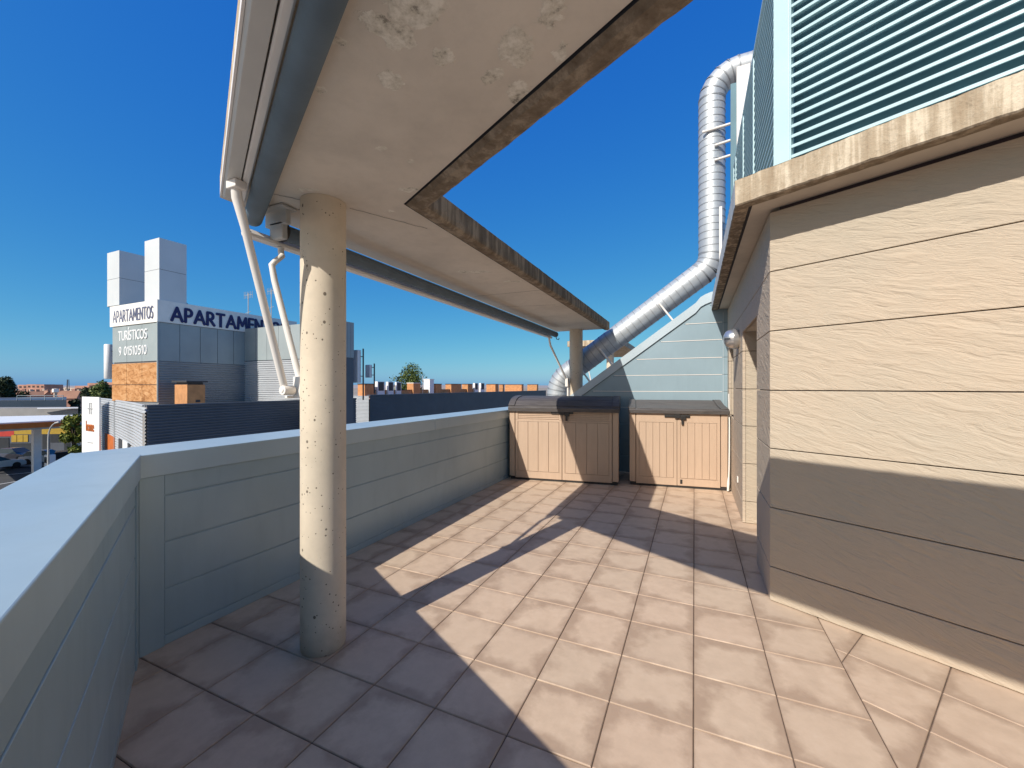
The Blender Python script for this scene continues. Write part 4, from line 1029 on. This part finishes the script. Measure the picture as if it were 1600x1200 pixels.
# ---- trees
def leaf_mat(name, a, b, c):
    t = NT(name, .6, 0, .3); oi = t.n.new('ShaderNodeAttribute'); oi.attribute_name = 'leaf'; s_ = t.n.new('ShaderNodeSeparateColor'); t.l.new(oi.outputs['Color'], s_.inputs[0])
    t.color(t.ramp(s_.outputs[0], [(0, a), (.5, b), (1, c)])); return t.m
M['leaf'] = leaf_mat('broad green leaves', (.035, .06, .012), (.07, .105, .02), (.12, .15, .03))
M['leaf_dark'] = leaf_mat('dark needles', (.018, .03, .012), (.03, .045, .016), (.05, .065, .02))
M['leaf_bright'] = leaf_mat('bright yellow green leaves', (.07, .10, .012), (.13, .16, .02), (.22, .22, .03))
M['bark'] = paint('bark', (.10, .07, .045), .95, 0, .25, 3)
def tree(name, label, grp, px, d, ptop, wpx, mat, n=2600, ls_=.16, zbase=GZ, squash=1.0, nblob=14):
    rnd_ = random.Random(int(px * 7 + d)); x, y = at_d(px, d); zt_ = z_d(ptop, d); rw_ = wpx / FPX * d / 2
    H_ = zt_ - zbase; ch_ = min(H_ * .75, rw_ * 2.0 * squash)
    t_ = thing(name, (x, y, zbase), label, 'tree', grp); cz = zt_ - ch_ / 2
    m = MB(); m.tube([(x, y, zbase), (x + .05, y, zbase + (cz - zbase) * .5), (x - .05, y, cz)], [.28 * H_ / 8, .2 * H_ / 8, .1 * H_ / 8], 10)
    blobs = []
    for k in range(nblob):
        th_ = rnd_.uniform(0, 2 * math.pi); u_ = rnd_.uniform(-1, 1); q = (1 - abs(u_) ** 2.2) ** .5
        c = Vector((x + math.cos(th_) * rw_ * .66 * q * rnd_.uniform(.35, 1), y + math.sin(th_) * rw_ * .66 * q * rnd_.uniform(.35, 1), cz + u_ * ch_ * .38)); blobs.append((c, rw_ * rnd_.uniform(.22, .42)))
        m.tube([(x, y, cz - ch_ * .35), tuple((c + Vector((x, y, cz))) / 2 - Vector((0, 0, .1))), tuple(c)], [.05 * H_ / 8, .035 * H_ / 8, .012 * H_ / 8], 6)
    m.build('trunk', M['bark'], t_)
    vs, fs, cs = [], [], []
    for k in range(n):
        c, r_ = blobs[rnd_.randrange(nblob)]
        v = Vector((rnd_.gauss(0, 1), rnd_.gauss(0, 1), rnd_.gauss(0, 1))).normalized(); p = c + v * r_ * rnd_.uniform(.35, 1.12) ** .6
        a = Vector((rnd_.gauss(0, 1), rnd_.gauss(0, 1), rnd_.gauss(0, 1))).normalized(); b = a.cross(v + Vector((.01, .3, .2))).normalized(); s_ = ls_ * rnd_.uniform(.6, 1.3)
        i = len(vs); vs += [p - a * s_, p - b * s_ * .45, p + a * s_, p + b * s_ * .45]; fs.append([i, i + 1, i + 2, i + 3]); cs.append(rnd_.random())
    me = bpy.data.meshes.new('crown'); me.from_pydata([tuple(v) for v in vs], [], fs); at_ = me.color_attributes.new('leaf', 'FLOAT_COLOR', 'CORNER')
    for k, c in enumerate(cs):
        for q in range(4): at_.data[4 * k + q].color = (c, c, c, 1)
    me.materials.append(mat); o = bpy.data.objects.new('crown', me); COL.objects.link(o); adopt(o, t_)
    return t_
tree('round_tree', 'round green tree rising behind the far brick chimneys', None, 647, 92, 573.5, 84, M['leaf'], 4200, .28, GZ, .62, 26)
tree('street_tree', 'bright leafy street tree beside the white home sign', None, 116, 37, 645, 46, M['leaf_bright'], 2600, .17, GZ, 1.5, 16)
tree('pine_tree', 'dark pine at the left edge behind the blue hall', None, 4, 80, 590, 46, M['leaf_dark'], 3400, .30, GZ, 1.0, 16)
tree('round_tree', 'bushy green tree left of the rusty boards', None, 158, 46, 598, 36, M['leaf'], 2200, .18, GZ, .9, 14)
tree('round_tree', 'darker green tree above the white sign slab', None, 138, 60, 603, 28, M['leaf_dark'], 1800, .2, GZ, .9, 12)
tree('round_tree', 'low dark tree among the roofs behind the hall railing', None, 40, 95, 612, 34, M['leaf_dark'], 1500, .3, GZ, .8, 10)
tree('round_tree', 'dark tree right of the blue hall', None, 117, 72, 622, 22, M['leaf_dark'], 1500, .25, GZ, 1.2, 10)

# ---- fuel station and street
fs_ = thing('fuel_canopy', (*at_d(40, 43), GZ), 'white roofed fuel station canopy with orange edge', 'canopy')
cq = [at_d(-160, 33.5), at_d(123, 42.2), at_d(124, 49), at_d(-160, 43)]
cz1 = -1.92
m = MB(); m.prism(cq, cz1 - .12, cz1); m.build('roof', M['white'], fs_)
def grow(q, k): c = Vector((sum(p[0] for p in q) / 4, sum(p[1] for p in q) / 4)); return [tuple(c + (Vector(p) - c) * k) for p in q]
m = MB(); m.prism(grow(cq, 1.012), cz1 - .62, cz1 - .13); m.build('fascia', M['orange'], fs_)
m = MB(); m.prism(grow(cq, .985), cz1 - .82, cz1 - .63); m.build('soffit', M['steel'], fs_)
for px, d in ((57, 42.2), (-70, 40), (118, 46)):
    x, y = at_d(px, d); m = MB(); m.box(x - .28, x + .28, y - .28, y + .28, GZ + .1, cz1 - .7); m.build('pillar', M['white'], fs_)
st_ = thing('station_shop', (*at_d(40, 56), GZ), 'dark fronted station shop with yellow windows under the canopy', 'shop')
sa, sb = Vector(at_d(-150, 52)), Vector(at_d(128, 54)); sd = (sb - sa).normalized(); sn = Vector((sd.y, -sd.x)); sL = (sb - sa).length
def sq_(f0, f1, o0, o1): return [tuple(sa + sd * sL * f0 + sn * o0), tuple(sa + sd * sL * f1 + sn * o0), tuple(sa + sd * sL * f1 + sn * o1), tuple(sa + sd * sL * f0 + sn * o1)]
fpx = lambda px: (px + 150) / 278
m = MB(); m.prism(sq_(0, 1, 0, -6), GZ, z_d(667, 53)); m.build('wall', M['corr_dark'], st_)
m = MB(); m.prism(sq_(fpx(20), 1, .04, 0), z_d(679, 53), z_d(669, 53)); m.build('yellow_band', M['yellow'], st_)
m = MB(); m.prism(sq_(0, fpx(20), .05, 0), z_d(682, 53), z_d(672, 53)); m.build('red_band', M['red'], st_)
for a, b, ya, yb, mm in ((16, 24, 680, 691, 'yellow'), (25, 34, 680, 691, 'yellow'), (35, 42, 680, 691, 'yellow'), (65, 76, 679, 708, 'glass'), (78, 98, 679, 692, 'glass'), (100, 112, 678, 705, 'glass'), (-40, 12, 684, 720, 'glass'), (14, 50, 693, 720, 'glass')):
    m = MB(); m.prism(sq_(fpx(a), fpx(b), .06, 0), z_d(yb, 53), z_d(ya, 53)); m.build('window', M[mm], st_)
x, y = at_d(58, 41); o = None
pump = thing('fuel_pump', (x + .9, y + .6, GZ + .1), 'white fuel pump beside the canopy pillar', 'fuel pump')
m = MB(); m.box(x + .6, x + 1.3, y + .3, y + .9, GZ + .1, GZ + 2.1); m.build('body', M['white'], pump, .04); m = MB(); m.box(x + .68, x + 1.22, y + .29, y + .31, GZ + 1.3, GZ + 1.9); m.build('screen', M['glass'], pump)
def car(label, px, d, ang, mat):
    x, y = at_d(px, d); t_ = thing('parked_car', (x, y, GZ + .1), label, 'car', 'cars at the fuel station')
    T_ = Matrix.Translation((x, y, GZ + .1)) @ Matrix.Rotation(ang, 4, 'Z')
    def lo(m, sec, w0, w1=None):
        w1 = w1 or w0; a = [T_ @ Vector((px_, -w, z_)) for px_, z_, w in sec]; b = [T_ @ Vector((px_, w, z_)) for px_, z_, w in sec]; m.extrude(None, a, b)
    m = MB(); lo(m, [(-2.1, .25, .82), (-2.15, .6, .84), (-2.05, .88, .8), (-1.2, .95, .8), (.9, .95, .8), (1.9, .8, .78), (2.1, .6, .8), (2.1, .25, .8)], 0); m.build('body', mat, t_, .05)
    m = MB(); lo(m, [(-1.9, .93, .74), (-1.45, 1.42, .6), (.1, 1.46, .6), (.95, .94, .74)], 0); m.build('cabin', M['glass'], t_)
    m = MB(); lo(m, [(-1.42, 1.43, .58), (-1.3, 1.49, .56), (0, 1.52, .56), (.12, 1.47, .58)], 0); m.build('roof', mat, t_)
    for wx in (-1.3, 1.3):
        for s_ in (-1, 1):
            m = MB(); m.tube([T_ @ Vector((wx, s_ * .62, .32)), T_ @ Vector((wx, s_ * .84, .32))], .32, 18); m.build('wheel', M['tyre'], t_)
car('white car parked behind the canopy pillar', 74, 47.5, R(40), M['car_white'])
car('dark car on the forecourt right of the street lamp', 99, 47, R(160), M['car_dark'])
car('white car cut by the left photo edge', -9, 43.5, R(100), M['car_white'])
car('dark car deep in the shade under the canopy', 27, 49, R(20), M['car_dark'])
lx, ly = at_d(75.5, 37)
lm = thing('street_lamp', (lx, ly, GZ), 'curved pale street lamp in front of the fuel station', 'street lamp')
ax = Vector((CS, SN))
pts = [(lx, ly, GZ)] + [(lx + ax.x * .0, ly + ax.y * .0, z_d(p, 37)) for p in (700, 685)] + [(lx + ax.x * o_, ly + ax.y * o_, z_d(p, 37)) for o_, p in ((.04, 677), (.18, 669), (.38, 664), (.66, 660.5))]
m = MB(); m.tube(pts, [.09, .07, .065, .06, .055, .05, .05], 10); m.build('pole', M['steel'], lm)
m = MB(); m.tube([(lx + ax.x * .6, ly + ax.y * .6, z_d(661.2, 37)), (lx + ax.x * 1.0, ly + ax.y * 1.0, z_d(659.5, 37))], [.07, .09], 10); m.build('lamp_head', M['steel'], lm)
# blue hall with roof railing
bh = thing('blue_hall', (*at_d(20, 62), GZ), 'long dark blue flat roofed hall with roof railing', 'building')
q0, q1 = at_d(-200, 58), at_d(104, 66)
q2, q3 = at_d(104, 84), at_d(-200, 76)
M['blue'] = paint('dark blue metal', (.03, .055, .085), .6, .1, .1, .3)
m = MB(); m.prism([q0, q1, q2, q3], GZ, z_d(627, 62)); m.build('wall', M['blue'], bh); m = MB(); m.prism([q0, q1, q2, q3], z_d(627, 62), z_d(625.8, 62)); m.build('coping', M['corr_dark'], bh)
def lerp_px(p): f = (p + 200) / 304; return (q0[0] + (q1[0] - q0[0]) * f, q0[1] + (q1[1] - q0[1]) * f)
m = MB()
for pz in (618.5, 622.3):
    a, b = lerp_px(19), lerp_px(98); m.tube([(*a, z_d(pz, 63)), (*b, z_d(pz, 63))], .05, 6)
for pp in (19, 42, 66, 86, 98): a = lerp_px(pp); m.tube([(*a, z_d(626, 63)), (*a, z_d(618.5, 63))], .05, 6)
m.build('railing', M['yellow'] if False else M['panel_grey'], bh)
gw = thing('grey_wall', (*at_d(60, 54), GZ), 'low grey flat building between the canopy and the blue hall', 'building')
m = MB(); m.prism([at_d(-200, 55), at_d(122, 57), at_d(122, 60), at_d(-200, 58)], GZ, z_d(638, 56)); m.build('wall', M['pave'], gw)
m = MB(); m.prism([at_d(58, 55), at_d(122, 56), at_d(122, 57), at_d(58, 56)], z_d(638, 56), z_d(637.2, 56)); m.build('coping', M['white'], gw)
# houses and blocks in the distance
def house(label, px, d, wpx, peave, pridge, mw, mr, turn=0.0, chim=True):
    x, y = at_d(px, d); w_ = wpx / FPX * d / 2; t_ = thing('house', (x, y, GZ), label, 'house', 'houses in the distance')
    T_ = Matrix.Translation((x, y, 0)) @ Matrix.Rotation(YAW + turn, 4, 'Z'); dp = w_ * .8
    ze, zr = z_d(peave, d), z_d(pridge, d)
    P_ = lambda a, b, z: tuple(T_ @ Vector((a, b, z)))
    m = MB(); vs = [P_(a, b, z) for z in (GZ, ze) for b in (-dp, dp) for a in (-w_, w_)]
    m.add(vs, [[0, 1, 5, 4], [1, 3, 7, 5], [3, 2, 6, 7], [2, 0, 4, 6]]); m.poly([P_(w_, -dp, ze), P_(w_, dp, ze), P_(w_, 0, zr)]); m.poly([P_(-w_, -dp, ze), P_(-w_, dp, ze), P_(-w_, 0, zr)]); m.build('wall', mw, t_)
    o_ = .3; m = MB()
    for s_ in (-1, 1):
        q = [P_(-w_ - o_, s_ * (dp + o_), ze - .2), P_(w_ + o_, s_ * (dp + o_), ze - .2), P_(w_ + o_, 0, zr + .12), P_(-w_ - o_, 0, zr + .12)]
        m.extrude(None, q, [(p[0], p[1], p[2] - .15) for p in q])
    rf = m.build('roof', mr, t_)
    if chim: 
        c = MB(); c.add([P_(w_ * .3 + a, .3 + b, z) for z in (ze, zr + .8) for b in (-.4, .4) for a in (-.4, .4)], [[0, 1, 5, 4], [1, 3, 7, 5], [3, 2, 6, 7], [2, 0, 4, 6], [4, 5, 7, 6]]); c.build('chimney', mw, rf)
    for k in range(2):
        for s_ in (-1,):
            c = MB(); a = -w_ * .5 + k * w_; zq = (ze - 2.2); c.add([P_(a + e, s_ * dp - f, z) for z in (zq, zq + 1.3) for f in (.05, -.1) for e in (-.5, .5)], [[0, 1, 5, 4], [1, 3, 7, 5], [2, 0, 4, 6], [4, 5, 7, 6]]); c.build('window', M['glass'], t_)
hs_ = [(34, 150, 13, 618, 611, 0, .5), (46, 158, 12, 617, 611.5, 1, -.4), (56, 140, 14, 618, 612, 0, .9), (66, 170, 11, 615, 610.5, 1, .2), (74, 150, 12, 618, 612, 0, -.6), (84, 180, 12, 614, 609.5, 1, .4), (93, 165, 12, 616, 610.5, 0, 1.0), (101, 150, 12, 618, 612, 1, .1), (111, 135, 20, 621, 611, 0, .35), (121, 150, 14, 619, 612, 1, -.3), (25, 170, 12, 615, 610.5, 1, .8)]
wl_ = ['clay roofed house behind the middle of the hall railing', 'second small tiled house left of the cream water tank', 'wide gabled tiled house in the middle of the distant cluster', 'farther small pale house with low clay roof', 'turned tiled house just left of the water tank', 'far pale house right behind the water tank', 'tiled house between the water tank and the lattice mast', 'pale house at the foot of the lattice mast', 'largest gabled tiled house above the hall end', 'pale house left of the dark trees by the sign', 'leftmost distant house beside the dark pine']
for (px, d, wp_, pe_, pr_, kk_, tn_), lb in zip(hs_, wl_): house(lb, px, d, wp_, pe_, pr_, M['wall_far'] if kk_ else M['brick_far'], M['tiles_far'], tn_)
def block(label, px0, px1, d, pt, mat, steps=(1.0,)):
    a, b = Vector(at_d(px0, d)), Vector(at_d(px1, d)); dr = (b - a).normalized(); nr = Vector((dr.y, -dr.x)); t_ = thing('apartment_block', (*((a + b) / 2), GZ), label, 'building', 'apartment blocks on the horizon')
    zt_ = z_d(pt, d); n = len(steps); L_ = (b - a).length
    for k, s_ in enumerate(steps):
        p, q = a + dr * L_ * k / n, a + dr * L_ * (k + 1) / n
        m = MB(); m.prism([tuple(p), tuple(q), tuple(q - nr * 14), tuple(p - nr * 14)], GZ, GZ + (zt_ - GZ) * s_); m.build('wall', mat, t_)
        m = MB()
        for fz in range(2):
            zq = GZ + (zt_ - GZ) * s_ - 2.6 - fz * 3.2
            for w_ in range(max(2, int(L_ / n / 6))):
                f = (w_ + .3) / max(2, int(L_ / n / 6)); u0 = p + (q - p) * f
                m.prism([tuple(u0 + nr * .05), tuple(u0 + dr * 2 + nr * .05), tuple(u0 + dr * 2 - nr * .1), tuple(u0 - nr * .1)], zq, zq + 1.5)
        m.build('windows', M['glass'], t_)
block('wide pink brick apartment block on the left skyline', 28, 69, 330, 600.5, M['brick_far'], (.97, 1.0, .99))
block('pale low apartment block behind the lattice mast', 80, 120, 420, 605.5, M['wall_far'], (1.0, .97, 1.0, .98))
block('pink brick apartment block right behind the dark trees', 117, 176, 190, 598.5, M['brick_far'], (.88, 1.0, 1.03))
x, y = at_d(106.5, 240); ms = thing('lattice_mast', (x, y, GZ), 'thin dark lattice mast on the left skyline', 'mast')
m = MB()
for a_, b_ in ((-.6, -.6), (.6, -.6), (0, .6)): m.tube([(x + a_, y + b_, GZ), (x + a_ * .5, y + b_ * .5, z_d(593, 240))], .16, 5)
m.build('legs', M['iron'], ms); m = MB()
for k in range(12): zq = GZ + (z_d(593, 240) - GZ) * k / 12; f = 1 - .5 * k / 12; m.tube([(x - .6 * f, y - .6 * f, zq), (x + .6 * f, y - .6 * f, zq + .6)], .08, 5)
m.build('bracing', M['iron'], ms)
x, y = at_d(86.5, 130); wt = thing('water_tank', (x, y, GZ), 'cream square water tank among the distant roofs', 'water tank')
m = MB(); m.box(x - .6, x + .6, y - .6, y + .6, z_d(613, 130), z_d(607.5, 130)); m.build('tank', M['cream_sign'], wt, .08); m = MB(); m.box(x - .3, x + .3, y - .3, y + .3, GZ, z_d(613, 130)); m.build('leg', M['wall_far'], wt)
